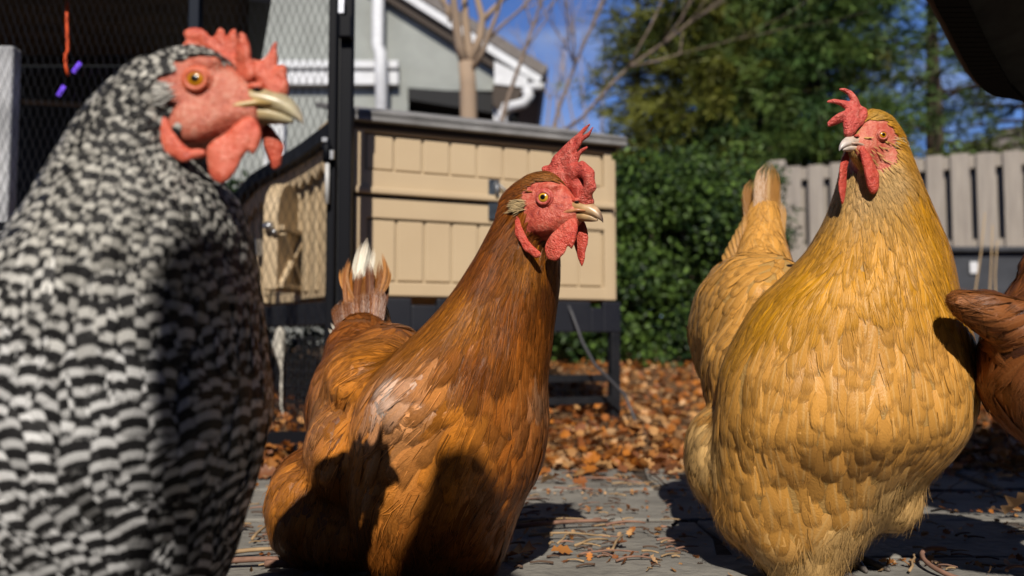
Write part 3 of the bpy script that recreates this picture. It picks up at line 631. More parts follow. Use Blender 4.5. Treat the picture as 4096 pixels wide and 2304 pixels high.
for i, (pts, lab) in enumerate((([(3880, 1420, 3.2), (3890, 1240, 3.2), (3925, 1000, 3.2), (3940, 850, 3.2)], "left dry stalk standing before the slate box"), ([(3950, 1420, 3.2), (3955, 1240, 3.2), (3965, 1050, 3.2), (3970, 900, 3.2)], "middle dry stalk standing before the slate box"), ([(3990, 1420, 3.2), (3985, 1240, 3.2), (3980, 1100, 3.2), (3990, 960, 3.2)], "right dry stalk standing before the slate box"))):
    b = MB(); b.tube([P(*q) for q in pts], [.005, .004, .003, .002], 5); tag(b.build('dry_stalk', mat('stalk', (.42, .30, .17), .8), None, True), lab, 'stalk', 'dry stalks by the slate box')

# dark overhead panel at the top right
m_rib = mat('ribbed_dark', (.010, .009, .008), .8, .15); m_pan = mat('panel_grey', (.045, .043, .040), .85, .15, noise=.25, nscale=30)
ovh = thing('overhead_panel', "dark overhead panel with a ribbed curved rim at the top right corner", 'panel', (1.0, .8, .75))
pn = Vector((.12, -.32, -.94)).normalized()         # underside normal, facing down and towards the camera
pc = P(3900, 340, 1.28)
def onp(px, py):                                      # where the sight line meets the slab's underside plane
    d_ = P(px, py, 1.0) - Vector((0, 0, CAM_H)); o_ = Vector((0, 0, CAM_H)); t_ = (pc - o_).dot(pn) / d_.dot(pn); return o_ + d_ * t_
edge_o = [onp(*q) for q in ((3600, -330), (3660, -200), (3735, 0), (3790, 100), (3838, 200), (3888, 290), (3925, 335), (3975, 362), (4040, 372), (4080, 382), (4250, 520), (4420, 660))]
edge_i = [onp(*q) for q in ((3745, -330), (3800, -200), (3872, 0), (3918, 100), (3965, 200), (4010, 280), (4040, 330), (4062, 352), (4078, 368), (4092, 384), (4262, 522), (4430, 660))]
far_r = [Vector((2.2, 1.9, 0)), Vector((2.6, .2, 0)), Vector((1.5, -.15, 0)), Vector((.62, .0, 0))]
def drop(v): v = v.copy(); v.z = pc.z - ((v.x - pc.x) * pn.x + (v.y - pc.y) * pn.y) / pn.z; return v
far_r = [drop(v) for v in far_r]
pb = MB(); pb.prism(edge_i + far_r[1:], pn * -.04); pb.build('panel_board', m_pan, ovh)
rm = MB(); n_ = len(edge_o)
def li(E, t): i = min(int(t), n_ - 2); return E[i].lerp(E[i + 1], t - i)
t = 0; sub = 5
for i in range((n_ - 1) * sub):
    a, b = i / sub + .012, (i + 1) / sub - .012
    rm.prism([li(edge_o, a) + pn * .012, li(edge_o, b) + pn * .012, li(edge_i, b) + pn * .012, li(edge_i, a) + pn * .012], pn * -.05)
rm.build('ribbed_rim', m_rib, ovh)
ed = MB(); ed.tube([p + pn * -.01 for p in edge_o], .009, 8); ed.build('rim_edge', mat('rim_brown', (.05, .032, .024), .7), ovh, True)
# unseen caster added behind the camera, shaped to throw the shade on the two left hens
gp = thing('shade_caster', "unseen shade caster behind the camera, standing in for the photographer", 'post', (-.15, -.35, 0))
pe = [((-.150, -.35, z), (.102, .085, .09)) for z in np.linspace(.0, .92, 16)] + [((-.105, -.35, .99), (.060, .06, .135)), ((-.075, -.34, .96), (.040, .05, .12)), ((-.15, -.36, .96), (.05, .06, .105)), ((-.205, -.35, .95), (.043, .05, .08)), ((-.125, -.35, 1.09), (.018, .02, .035)), ((-.09, -.35, 1.07), (.022, .02, .03))]
v_, f_ = ellipsoids(pe); v_, f_ = remesh(v_, f_, .012, 2); mesh_obj('caster_shape', v_, f_, m_wood, gp, True)

gw = MB(); gw.box((0, -2.85, 1.15), 15, .22, 2.3); gw.box((0, -2.85, 2.33), 15.1, .3, .06)  # unseen walls added to hold back sky light around the hens
tag(gw.build('sky_blocker', mat('brick', (.16, .09, .065), .9, .2, noise=.5, nscale=18)), "long unseen wall behind the camera, added to block sky light", 'wall')
gw = MB(); gw.box((-3.2, -.6, 1.3), .2, 4.2, 2.6); gw.box((-3.2, -.6, 2.64), .3, 4.3, .07); tag(gw.build('sky_blocker', mat('brick')), "unseen wall left of the patio, added to block sky light", 'wall')
gw = MB(); gw.box((3.3, -.3, 1.3), .2, 4.6, 2.6); gw.box((3.3, -.3, 2.64), .3, 4.7, .07); tag(gw.build('sky_blocker', mat('brick')), "unseen wall right of the patio, added to block sky light", 'wall')
# ------------------------------------------------------------------ hens
def feather_mat(name, shaft=(.8, .6, .35), shaft_amt=.35, edge_amt=.25, rough=.5, spec=.35, barred=False, sheen=0.0, streak=.28, trans=.12, soft=(.94, 1.27), var=.55):
    m = bpy.data.materials.new(name); m.use_nodes = True; t = m.node_tree; l = t.links.new
    b = t.nodes['Principled BSDF']; o = t.nodes['Material Output']
    b.inputs['Roughness'].default_value = rough; b.inputs['Specular IOR Level'].default_value = spec
    b.inputs['Sheen Weight'].default_value = sheen
    def N(ty, **kw):
        n = t.nodes.new(ty)
        for k, v in kw.items(): setattr(n, k, v)
        return n
    def M(op, a, b_=None, c=None):
        n = N('ShaderNodeMath', operation=op)
        for i, x in enumerate((a, b_, c)):
            if x is None: continue
            if isinstance(x, (int, float)): n.inputs[i].default_value = x
            else: l(x, n.inputs[i])
        return n.outputs[0]
    uvn = N('ShaderNodeUVMap', uv_map='UVMap'); sp = N('ShaderNodeSeparateXYZ'); l(uvn.outputs[0], sp.inputs[0])
    ca = N('ShaderNodeAttribute', attribute_name='Col'); ra = N('ShaderNodeAttribute', attribute_name='rnd')
    x = M('MULTIPLY_ADD', sp.outputs[0], 2.0, -1.0); ax = M('ABSOLUTE', x); v = sp.outputs[1]; rnd = ra.outputs['Fac']
    # barbs: noise stretched along a slanted direction
    cb = N('ShaderNodeCombineXYZ'); l(M('MULTIPLY', x, 4.5), cb.inputs[0]); l(M('MULTIPLY', M('SUBTRACT', v, M('MULTIPLY', ax, .30)), 11.0), cb.inputs[1]); l(M('MULTIPLY', rnd, 91.0), cb.inputs[2])
    nb = N('ShaderNodeTexNoise'); nb.inputs['Scale'].default_value = 1.6; nb.inputs['Detail'].default_value = 2; l(cb.outputs[0], nb.inputs['Vector'])
    val = M('MULTIPLY_ADD', nb.outputs['Fac'], streak * 2, 1 - streak)
    val = M('MULTIPLY', val, M('MULTIPLY_ADD', rnd, var, 1 - var * .5))
    col = ca.outputs['Color']
    if barred:
        ba = N('ShaderNodeAttribute', attribute_name='bars')
        ph = M('ADD', M('MULTIPLY', M('SUBTRACT', v, M('MULTIPLY', M('MULTIPLY', ax, ax), .06)), ba.outputs['Fac']), M('MULTIPLY', rnd, .16))
        ph = M('ADD', ph, M('MULTIPLY', nb.outputs['Fac'], .18))
        sn = M('SINE', M('MULTIPLY', ph, 6.2832))
        mr = N('ShaderNodeMapRange'); mr.inputs['From Min'].default_value = -.05; mr.inputs['From Max'].default_value = .5; l(sn, mr.inputs['Value'])
        mi = N('ShaderNodeMixRGB'); mi.inputs['Color1'].default_value = (.016, .0155, .017, 1); l(mr.outputs[0], mi.inputs['Fac']); l(col, mi.inputs['Color2']); col = mi.outputs[0]
    else:
        ss = N('ShaderNodeMapRange'); ss.inputs['From Min'].default_value = .16; ss.inputs['From Max'].default_value = .03; ss.inputs['To Max'].default_value = shaft_amt; l(ax, ss.inputs['Value'])
        mi = N('ShaderNodeMixRGB'); mi.inputs['Color2'].default_value = (*shaft, 1); l(M('MULTIPLY', ss.outputs[0], M('GREATER_THAN', rnd, .25)), mi.inputs['Fac']); l(col, mi.inputs['Color1']); col = mi.outputs[0]
        eg = N('ShaderNodeMapRange'); eg.inputs['From Min'].default_value = .82; eg.inputs['From Max'].default_value = 1.0; eg.inputs['To Max'].default_value = edge_amt; l(M('MAXIMUM', ax, v), eg.inputs['Value'])
        mi2 = N('ShaderNodeMixRGB'); mi2.inputs['Color2'].default_value = (*shaft, 1); l(eg.outputs[0], mi2.inputs['Fac']); l(col, mi2.inputs['Color1']); col = mi2.outputs[0]
    hv = N('ShaderNodeHueSaturation'); l(val, hv.inputs['Value']); l(col, hv.inputs['Color']); col = hv.outputs[0]
    l(col, b.inputs['Base Color'])
    bp = N('ShaderNodeBump'); bp.inputs['Strength'].default_value = .35; bp.inputs['Distance'].default_value = .002; l(nb.outputs['Fac'], bp.inputs['Height']); l(bp.outputs[0], b.inputs['Normal'])
    sh = b.outputs[0]
    if trans:
        tr = N('ShaderNodeBsdfTranslucent'); l(col, tr.inputs['Color']); ms = N('ShaderNodeMixShader'); ms.inputs['Fac'].default_value = trans
        l(sh, ms.inputs[1]); l(tr.outputs[0], ms.inputs[2]); sh = ms.outputs[0]
    # frayed tip and edge
    cf = N('ShaderNodeCombineXYZ'); l(M('MULTIPLY', x, 3.2), cf.inputs[0]); l(M('MULTIPLY', v, 1.5), cf.inputs[1]); l(M('MULTIPLY', rnd, 173.0), cf.inputs[2])
    nf = N('ShaderNodeTexNoise'); nf.inputs['Scale'].default_value = 3.0; nf.inputs['Detail'].default_value = 1; l(cf.outputs[0], nf.inputs['Vector'])
    e = M('MAXIMUM', M('SUBTRACT', M('MULTIPLY', v, 1.0), 0), M('MULTIPLY', ax, .97))
    nf.inputs['Detail'].default_value = 2
    mra = N('ShaderNodeMapRange', interpolation_type='SMOOTHSTEP'); mra.inputs['From Min'].default_value = soft[0]; mra.inputs['From Max'].default_value = soft[1]
    l(M('ADD', e, M('MULTIPLY', nf.outputs['Fac'], .42)), mra.inputs['Value']); al = mra.outputs[0]
    tp = N('ShaderNodeBsdfTransparent'); m2 = N('ShaderNodeMixShader'); l(al, m2.inputs['Fac']); l(sh, m2.inputs[1]); l(tp.outputs[0], m2.inputs[2])
    l(m2.outputs[0], o.inputs['Surface'])
    return m

def skin_mat(name, red=(.62, .085, .05), dark=(.40, .035, .03), under=(.3, .15, .05), pale=(.72, .25, .17)):
    """bare red skin where the mesh attribute 'bare' is 1, downy under-colour elsewhere"""
    m = bpy.data.materials.new(name); m.use_nodes = True; t = m.node_tree; l = t.links.new; b = t.nodes['Principled BSDF']
    tcn = t.nodes.new('ShaderNodeTexCoord'); n = t.nodes.new('ShaderNodeTexNoise'); n.inputs['Scale'].default_value = 260; n.inputs['Detail'].default_value = 6; l(tcn.outputs['Object'], n.inputs['Vector'])
    n2 = t.nodes.new('ShaderNodeTexNoise'); n2.inputs['Scale'].default_value = 45; n2.inputs['Detail'].default_value = 3; l(tcn.outputs['Object'], n2.inputs['Vector'])
    vo = t.nodes.new('ShaderNodeTexVoronoi'); vo.inputs['Scale'].default_value = 900; l(tcn.outputs['Object'], vo.inputs['Vector'])
    r = t.nodes.new('ShaderNodeValToRGB'); r.color_ramp.elements[0].position = .34; r.color_ramp.elements[1].position = .68
    r.color_ramp.elements[0].color = (*dark, 1); r.color_ramp.elements[1].color = (*pale, 1); q = r.color_ramp.elements.new(.5); q.color = (*red, 1)
    ad = t.nodes.new('ShaderNodeMath'); ad.operation = 'MULTIPLY_ADD'; ad.inputs[1].default_value = .5; l(n.outputs['Fac'], ad.inputs[0])
    mu = t.nodes.new('ShaderNodeMath'); mu.operation = 'MULTIPLY'; mu.inputs[1].default_value = .5; l(n2.outputs['Fac'], mu.inputs[0]); l(mu.outputs[0], ad.inputs[2]); l(ad.outputs[0], r.inputs['Fac'])
    a = t.nodes.new('ShaderNodeAttribute'); a.attribute_name = 'bare'; mi = t.nodes.new('ShaderNodeMixRGB'); mi.inputs['Color1'].default_value = (*under, 1)
    l(a.outputs['Fac'], mi.inputs['Fac']); l(r.outputs['Color'], mi.inputs['Color2']); l(mi.outputs[0], b.inputs['Base Color'])
    b.inputs['Roughness'].default_value = .40; b.inputs['Specular IOR Level'].default_value = .4
    b.inputs['Subsurface Weight'].default_value = .10; b.inputs['Subsurface Radius'].default_value = (.004, .001, .0006); b.inputs['Subsurface Scale'].default_value = 1
    bp = t.nodes.new('ShaderNodeBump'); bp.inputs['Strength'].default_value = .5; bp.inputs['Distance'].default_value = .0026
    sm = t.nodes.new('ShaderNodeMath'); sm.operation = 'MULTIPLY_ADD'; sm.inputs[1].default_value = -.35; l(vo.outputs['Distance'], sm.inputs[0]); l(n.outputs['Fac'], sm.inputs[2]); l(sm.outputs[0], bp.inputs['Height']); l(bp.outputs[0], b.inputs['Normal'])
    return m

def flesh(name, red=(.62, .07, .04), dark=(.5, .045, .03), pale=(.70, .16, .11), bumpy=.5, vs=800):
    m = skin_mat(name, red, dark, red, pale)
    for n in m.node_tree.nodes:
        if n.type == 'ATTRIBUTE':
            for lk in list(n.outputs['Fac'].links): s = lk.to_socket; m.node_tree.links.remove(lk); s.default_value = 1
        if n.type == 'TEX_VORONOI': n.inputs['Scale'].default_value = vs
        if n.type == 'BUMP': n.inputs['Strength'].default_value = bumpy
    return m

def eye_mat(name, iris, rim):
    m = bpy.data.materials.new(name); m.use_nodes = True; t = m.node_tree; l = t.links.new; b = t.nodes['Principled BSDF']
    a = t.nodes.new('ShaderNodeAttribute'); a.attribute_name = 'rad'
    r = t.nodes.new('ShaderNodeValToRGB'); E = r.color_ramp.elements
    E[0].position = 0; E[0].color = (.004, .004, .004, 1); E[1].position = .97; E[1].color = (.03, .02, .015, 1)
    for p, c in ((.40, (.004, .004, .004)), (.46, tuple(x * .8 for x in iris)), (.62, iris), (.80, rim), (.90, tuple(x * .5 for x in rim))):
        q = E.new(p); q.color = (*c, 1)
    l(a.outputs['Fac'], r.inputs['Fac']); l(r.outputs['Color'], b.inputs['Base Color'])
    b.inputs['Roughness'].default_value = .25; b.inputs['Coat Weight'].default_value = 1; b.inputs['Coat Roughness'].default_value = .06
    return m

def beak_mat(name, base, tip, dark):
    m = bpy.data.materials.new(name); m.use_nodes = True; t = m.node_tree; l = t.links.new; b = t.nodes['Principled BSDF']
    a = t.nodes.new('ShaderNodeAttribute'); a.attribute_name = 'Col'
    tcn = t.nodes.new('ShaderNodeTexCoord'); n = t.nodes.new('ShaderNodeTexNoise'); n.inputs['Scale'].default_value = 120; n.inputs['Detail'].default_value = 5; l(tcn.outputs['Object'], n.inputs['Vector'])
    r = t.nodes.new('ShaderNodeMapRange'); r.inputs['From Min'].default_value = .35; r.inputs['From Max'].default_value = .7; r.inputs['To Min'].default_value = .72; r.inputs['To Max'].default_value = 1.12; l(n.outputs['Fac'], r.inputs['Value'])
    hv = t.nodes.new('ShaderNodeHueSaturation'); l(a.outputs['Color'], hv.inputs['Color']); l(r.outputs[0], hv.inputs['Value']); l(hv.outputs[0], b.inputs['Base Color'])
    b.inputs['Roughness'].default_value = .33; b.inputs['Subsurface Weight'].default_value = .1; b.inputs['Subsurface Radius'].default_value = (.003, .002, .001)
    return m

HEAD_SECT = [(-.98, -.42, .36, .50), (-.72, -.27, .375, .55), (-.45, -.16, .385, .57), (-.2, -.12, .362, .565), (0, -.13, .318, .535), (.2, -.18, .295, .45), (.36, -.225, .235, .34), (.48, -.245, .19, .25), (.56, -.25, .15, .2)]

def head_frame(fwd, roll=0.0):
    f = Vector(fwd).normalized(); u = Vector((0, 0, 1)); lft = u.cross(f).normalized(); u = f.cross(lft).normalized()
    M = Matrix((f, lft, u)).transposed()
    if roll: M = Matrix.Rotation(R(roll), 3, f) @ M
    return M

def rot_noise(p, k): return math.sin(p[0] * k + 1.3) * math.sin(p[1] * k * 1.1 + .5) * math.sin(p[2] * k * .9 + 2)

def feather_field(bvh, V, Fc, guides, keep, seed, spacing_k, lift, len_jit=.15, max_n=14000, fl_strands=9, reject=None, jt=.13, strands=4, ssc=.3, drp=.0):
    """scatter conforming feathers over the surface; returns arrays"""
    rng = random.Random(seed); nr = np.random.RandomState(seed)
    gp = np.array([g['p'] for g in guides]); gd = np.array([g['d'] for g in guides], float); gd /= np.linalg.norm(gd, axis=1)[:, None]
    gl = np.array([g['l'] for g in guides]); gw = np.array([g['w'] for g in guides]); gc = np.array([g['c'] for g in guides]); gs = np.array([g.get('s', 0) for g in guides], float); gf = np.array([g.get('f', 0) for g in guides], float); gb = np.array([g.get('b', 3.5) for g in guides], float)
    Va = np.asarray(V); tri = []
    for f in Fc:
        tri.append((f[0], f[1], f[2]))
        if len(f) == 4: tri.append((f[0], f[2], f[3]))
    tri = np.array(tri); A, B, Cc = Va[tri[:, 0]], Va[tri[:, 1]], Va[tri[:, 2]]
    ar = .5 * np.linalg.norm(np.cross(B - A, Cc - A), axis=1)
    def wts(p):
        d2 = ((gp - p) ** 2).sum(1) + 1e-5; w_ = d2 ** -2.0; return w_ / w_.sum()
    cen = (A + B + Cc) / 3
    sub = nr.choice(len(tri), min(len(tri), 1500), False)
    # candidate density follows local feather width
    wloc = np.array([gw[np.argmin(((gp - c) ** 2).sum(1))] for c in cen])
    pr = ar / wloc ** 2; pr /= pr.sum()
    ncand = int(min(130000, (ar / (wloc * spacing_k) ** 2).sum() * 14))
    idx = nr.choice(len(tri), ncand, p=pr); r1 = np.sqrt(nr.rand(ncand)); r2 = nr.rand(ncand)
    pts = A[idx] * (1 - r1)[:, None] + B[idx] * (r1 * (1 - r2))[:, None] + Cc[idx] * (r1 * r2)[:, None]
    cell = float(gw.max() * spacing_k); grid = {}; acc = []
    for p in pts:
        if keep is not None and not keep(p): continue
        W = wts(p); sp = (W @ gw) * spacing_k
        k = (int(p[0] // cell), int(p[1] // cell), int(p[2] // cell)); ok = True
        for dx in (-1, 0, 1):
            for dy in (-1, 0, 1):
                for dz in (-1, 0, 1):
                    for q in grid.get((k[0] + dx, k[1] + dy, k[2] + dz), ()):
                        if (p[0] - q[0]) ** 2 + (p[1] - q[1]) ** 2 + (p[2] - q[2]) ** 2 < sp * sp: ok = False; break
                    if not ok: break
                if not ok: break
            if not ok: break
        if not ok: continue
        grid.setdefault(k, []).append(p); acc.append((p, W))
        if len(acc) >= max_n: break
    rows_v = (0, .25, .5, .72, .86, .95, 1.0)
    prof_c = (.5, .85, 1.0, 1.0, .86, .58, .16); prof_h = (.5, .88, 1.0, .80, .52, .24, .03)
    VV = []; FF = []; UV = []; CC = []; RN = []; BB = []; NN = []
    for p, W in acc:
        p = Vector(p); loc, nrm, fi, dist = bvh.find_nearest(p)
        if loc is None: continue
        d = Vector(W @ gd); ln = float(W @ gl) * rng.uniform(1 - len_jit, 1 + len_jit); wd = float(W @ gw) * .5 * rng.uniform(.85, 1.15); s = float(W @ gs); fl = float(W @ gf)
        col = (W @ gc) * rng.uniform(.88, 1.1); rn = rng.random(); bars = float(W @ gb)
        d = d - nrm * d.dot(nrm)
        if d.length < .05: d = Vector((0.01, .3, -1)); d -= nrm * d.dot(nrm)
        d.normalize(); d = Matrix.Rotation(rng.gauss(0, .13), 3, nrm) @ d
        # march along the surface
        cs = []; ns = []; ds = []; c = loc.copy(); n = nrm.copy(); dd = d.copy(); pv = 0
        for v in rows_v:
            st = (v - pv) * ln; pv = v
            if st > 0:
                c2 = c + dd * st; l2, n2, _, ds2 = bvh.find_nearest(c2)
                if l2 is not None:
                    c2 = c2.lerp(l2, .85); n = (n * .4 + n2 * .6).normalized()
                c = c2; dd = (dd - n * dd.dot(n))
                if dd.length < 1e-4: dd = d.copy()
                dd.normalize()
            cs.append(c.copy()); ns.append(n.copy()); ds.append(dd.copy())
        if reject is not None and (reject(cs[3]) or reject(cs[-1])): continue
        if fl > .5:      # downy feather: loose thin barbs
            for k in range(fl_strands):
                a0 = rng.gauss(0, .30); ll = rng.uniform(.6, 1.1); b0 = len(VV); hw = wd * rng.uniform(.035, .08); ph = rng.uniform(-.5, .5)
                for i, v in enumerate(rows_v):
                    if i in (1, 4, 5): continue
                    sd = ns[i].cross(ds[i]).normalized()
                    q = cs[0].lerp(cs[i], ll) + sd * (math.sin(a0) * ln * v * ll + ph * wd * .8) + ns[i] * (lift * .5 + v * v * lift * rng.uniform(1.0, 4.5)) - Vector((0, 0, 1)) * v * v * ln * .08
                    tw = hw * (1 - .8 * v); VV.append(q - sd * tw); VV.append(q + sd * tw); NN += [ns[i], ns[i]]; UV += [(.3, v * .8), (.7, v * .8)]; CC += [col, col]; RN += [rn, rn]; BB += [bars] * 2
                for i in range(3): FF.append((b0 + 2 * i, b0 + 2 * i + 2, b0 + 2 * i + 3, b0 + 2 * i + 1))
            if rng.random() > .6: continue
        nst = strands if not isinstance(strands, tuple) else int(strands[0] + (strands[1] - strands[0]) * min(1, s * 1.3) + rng.random() * .9)
        for k in range(nst if fl <= .5 else 0):
            b1 = len(VV); hw = max(.00018, wd * rng.uniform(.02, .045)); a0 = rng.gauss(0, .22); ph = rng.uniform(-.95, .95); sc = rng.uniform(1 - ssc, 1 + ssc); ex = rng.random() ** 3
            for i, e_ in ((2, .0), (4, .06), (6, .10 + .12 * ex)):
                sd = ns[i].cross(ds[i]).normalized(); q = cs[i] + ds[i] * (ln * e_ * .7) + sd * (ph * wd * (1 - .3 * (i == 6)) + math.sin(a0) * ln * e_ * .9) + ns[i] * (.0009 + lift * (1.25 + e_ * 5))
                tw = hw * (1 - e_ * 3); VV.append(q - sd * tw); VV.append(q + sd * tw); NN += [ns[i], ns[i]]; UV += [(.3, (rows_v[i] + e_) * .8), (.7, (rows_v[i] + e_) * .8)]; CC += [col * sc] * 2; RN += [rng.random()] * 2; BB += [bars] * 2
            for i in range(2): FF.append((b1 + 2 * i, b1 + 2 * i + 2, b1 + 2 * i + 3, b1 + 2 * i + 1))
        jit = Vector((rng.gauss(0, jt), rng.gauss(0, jt), rng.gauss(0, jt))); b0 = len(VV); tl = rng.gauss(0, .08); kl = lift * rng.uniform(.7, 1.5)
        for i, v in enumerate(rows_v):
            sd = ns[i].cross(ds[i]).normalized(); hw = wd * (prof_c[i] * (1 - s) + prof_h[i] * s)
            ce = cs[i] + ns[i] * (.0007 + kl * (.15 + 1.0 * v ** .8)); dr = ns[i] * (hw * drp + hw * hw * 5)
            VV += [ce - sd * hw - dr + ns[i] * tl * hw, ce, ce + sd * hw - dr - ns[i] * tl * hw]
            tn = ns[i] + ds[i] * (.30 * (v - .35)) + jit; NN += [(tn - sd * .38).normalized(), tn.normalized(), (tn + sd * .38).normalized()]
            UV += [(0, v), (.5, v), (1, v)]; CC += [col] * 3; RN += [rn] * 3; BB += [bars] * 3
        for i in range(len(rows_v) - 1):
            a = b0 + 3 * i
            FF += [(a, a + 3, a + 4, a + 1), (a + 1, a + 4, a + 5, a + 2)]
    return (np.array([tuple(v) for v in VV]), np.array(FF, dtype=np.int32), np.array(UV), np.array(CC), np.array(RN), np.array(BB), [tuple(n) for n in NN])

def quill(base, tip, wid, facing, col, curve=0.0, rows=10, rnd=.5, shape=None):
    """one big tail or wing feather as its own strip; facing = rough normal"""
    base, tip = Vector(base), Vector(tip); d = tip - base; ln = d.length; dn = d.normalized(); n = Vector(facing); n -= dn * n.dot(dn); n.normalize(); sd = n.cross(dn)
    VV = []; UV = []; FF = []
    for i in range(rows):
        v = i / (rows - 1)
        hw = wid * .5 * ((.35 + .65 * min(1, v / .35)) * math.sqrt(max(0, 1 - max(0, (v - .72) / .285) ** 2)) + .02)
        ce = base + d * v + sd * (curve * ln * math.sin(math.pi * v)) + n * (.02 * ln * math.sin(math.pi * v))
        VV += [ce - sd * hw - n * hw * .28, ce - sd * hw * .5 - n * hw * .08, ce, ce + sd * hw * .5 - n * hw * .08, ce + sd * hw - n * hw * .28]
        UV += [(0, v), (.25, v), (.5, v), (.75, v), (1, v)]
    for i in range(rows - 1):
        for k in range(4): a = 5 * i + k; FF.append((a, a + 1, a + 6, a + 5))
    return VV, FF, UV, [col] * len(VV), [rnd] * len(VV)

def make_hen(cfg):
    foot = Vector(cfg['foot']); root = thing(cfg.get('name', 'hen'), cfg['label'], 'hen', foot, 'hens on the patio')
    Lu = cfg['L']; M3 = head_frame(cfg['fwd'], cfg.get('roll', 0)); side = cfg['side']          # side: -1 right eye seen, +1 left eye seen
    eyeW = P(*cfg['eye']); EY = .335 * (cfg.get('hscale', (1,))[0]) + cfg.get('ey', 0)
    O = eyeW - M3 @ Vector((0, side * EY, 0)) * Lu
    M4 = np.array(M3) * Lu; On = np.array(O)
    def W(pts): return np.asarray(pts) @ M4.T + On
    Minv = np.linalg.inv(M4)
    vs = []; fs = []; b = 0; hv = []
    def put(v, f):
        nonlocal b
        vs.append(np.array([tuple(q) for q in v])); fs.extend([tuple(i + b for i in q) for q in f]); b += len(v)
    # head
    rings = []
    hs = cfg.get('hscale', (1, 1, 0))
    for x, z, hw, hh in HEAD_SECT:
        fr = min(1, max(0, (.5 - x) / .4)); hw *= 1 + (hs[0] - 1) * fr; hh *= 1 + (hs[1] - 1) * fr; z += hs[2] * fr
        rings.append([(x, hw * math.copysign(abs(math.cos(a)) ** .9, math.cos(a)), z + hh * math.copysign(abs(math.sin(a)) ** .95, math.sin(a))) for a in [2 * math.pi * k / 24 for k in range(24)]])
    v, f = loft(rings); put(W(v), f)
    # brow and cheek
    ev, ef = ellipsoids([((.03, s * .25, .205), (.22, .09, .07)) for s in (-1, 1)] + [((-.1, s * .24, -.38), (.34, .13, .26)) for s in (-1, 1)] + [((.25, s * .2, -.34), (.2, .09, .12)) for s in (-1, 1)])
    put(W(ev), ef)
    head_vs, head_fs = vs, fs; vs = []; fs = []; b = 0
    # neck and breast stack
    rows = cfg['rows']; py = np.array([r[0] for r in rows], float); n = 36; rings = []
    for y in np.linspace(py[0], py[-1], 48):
        xl, xr, Yc, ry = [float(np.interp(y, py, [r[k] for r in rows])) for k in (1, 2, 3, 4)]
        a_, b_ = P(xl, y, Yc), P(xr, y, Yc); c = (a_ + b_) / 2; rx = (b_ - a_).length / 2
        rings.append([c + Vector((rx * math.cos(t), ry * math.sin(t), 0)) for t in [2 * math.pi * k / n for k in range(n)]])
    v, f = loft(rings); put(v, f)
    for px, pyy, Y, rx, ryd, rz in cfg['lumps']:
        s_ = Y / F_PX; ev, ef = ellipsoids([(P(px, pyy, Y), (rx * s_, ryd, rz * s_))]); put(ev, ef)
    for ch in cfg.get('chains', []):
        el = chain([(*P(p[0], p[1], p[2]), p[3] * p[2] / F_PX, p[4], p[3] * p[2] / F_PX) for p in ch]); ev, ef = ellipsoids(el); put(ev, ef)
    bv, bf = remesh(np.concatenate(vs), fs, .005, 9)
    vs, fs = head_vs, head_fs; b = sum(len(q) for q in vs); put(bv, bf)
    V, Fc = remesh(np.concatenate(vs), fs, cfg.get('voxel', .0032), 4)
    bvh = BVHTree.FromPolygons([tuple(v) for v in V], Fc)
    Hl = (V - On) @ Minv.T
    fc = cfg['face']
    def bare_at(h):
        q = ((h[0] - fc[0]) / fc[2]) ** 2 + ((h[2] - fc[1]) / fc[3]) ** 2 + .13 * rot_noise(h, 9)
        cr = h[2] - (fc[4] + .16 * max(0, h[0] - .1))           # crown line
        return q < 1 and (cr < 0 or h[0] > .42) and h[0] > -.9 and abs(h[1]) > fc[5]
    bare = np.array([1.0 if bare_at(h) else 0.0 for h in Hl])
    mesh_obj('body', V, Fc, cfg['m_skin'], root, True, {'bare': bare})
    guides = []
    for g in cfg['guides']:
        guides.append(dict(p=tuple(P(*g[0])), d=g[1], l=g[2], w=g[3] * cfg.get('wk', 1), c=g[4], s=g[5] if len(g) > 5 else 0, f=g[6] if len(g) > 6 else 0, b=g[7] if len(g) > 7 else 3.5))
    for hp, hd, ln, wd, c in cfg['hguides']:
        guides.append(dict(p=tuple(W([hp])[0]), d=tuple(M3 @ Vector(hd)), l=ln * Lu, w=wd * Lu, c=c, s=.55, b=cfg.get('hbars', 1.6)))
    lo = cfg.get('min_z', .03)
    def keep(p):
        if p[2] < lo: return False
        h = Minv @ (p - On)
        if h[0] > -.9 and h[0] < .7 and h[2] > -1.2 and bare_at(h): return random.random() < fc[6]
        return True
    def reject(p):
        h = Minv @ (np.array(p) - On)
        return -.9 < h[0] < .8 and -1.2 < h[2] < .5 and abs(h[1]) < .7 and bare_at(h) and random.random() > fc[6]
    fv, ff, fu, fcol, frn, fbb, fnn = feather_field(bvh, V, Fc, guides, keep, cfg['seed'], cfg['sp'], cfg['lift'], reject=reject, jt=cfg.get('jt', .11), strands=cfg.get('strands', 4), ssc=cfg.get('ssc', .3), drp=cfg.get('drp', 0))
    po = mesh_obj('plumage', fv, ff, cfg['m_feather'], root, True, {'Col': fcol, 'rnd': frn, 'bars': fbb}, fu)
    po.data.normals_split_custom_set_from_vertices(fnn)
    # tail
    if cfg.get('tail'):
        VV = []; FF = []; UV = []; CC = []; RN = []
        for q in cfg['tail']:
            b0 = len(VV); v, f, u, c, r = quill(P(*q[0]), P(*q[1]), q[2], q[3], q[4], q[5] if len(q) > 5 else 0, rnd=random.random())
            VV += v; FF += [tuple(i + b0 for i in k) for k in f]; UV += u; CC += c; RN += r
        mesh_obj('tail', [tuple(v) for v in VV], FF, cfg.get('m_tail', cfg['m_feather']), root, True, {'Col': np.array(CC), 'rnd': np.array(RN), 'bars': np.full(len(VV), 7.0)}, np.array(UV))
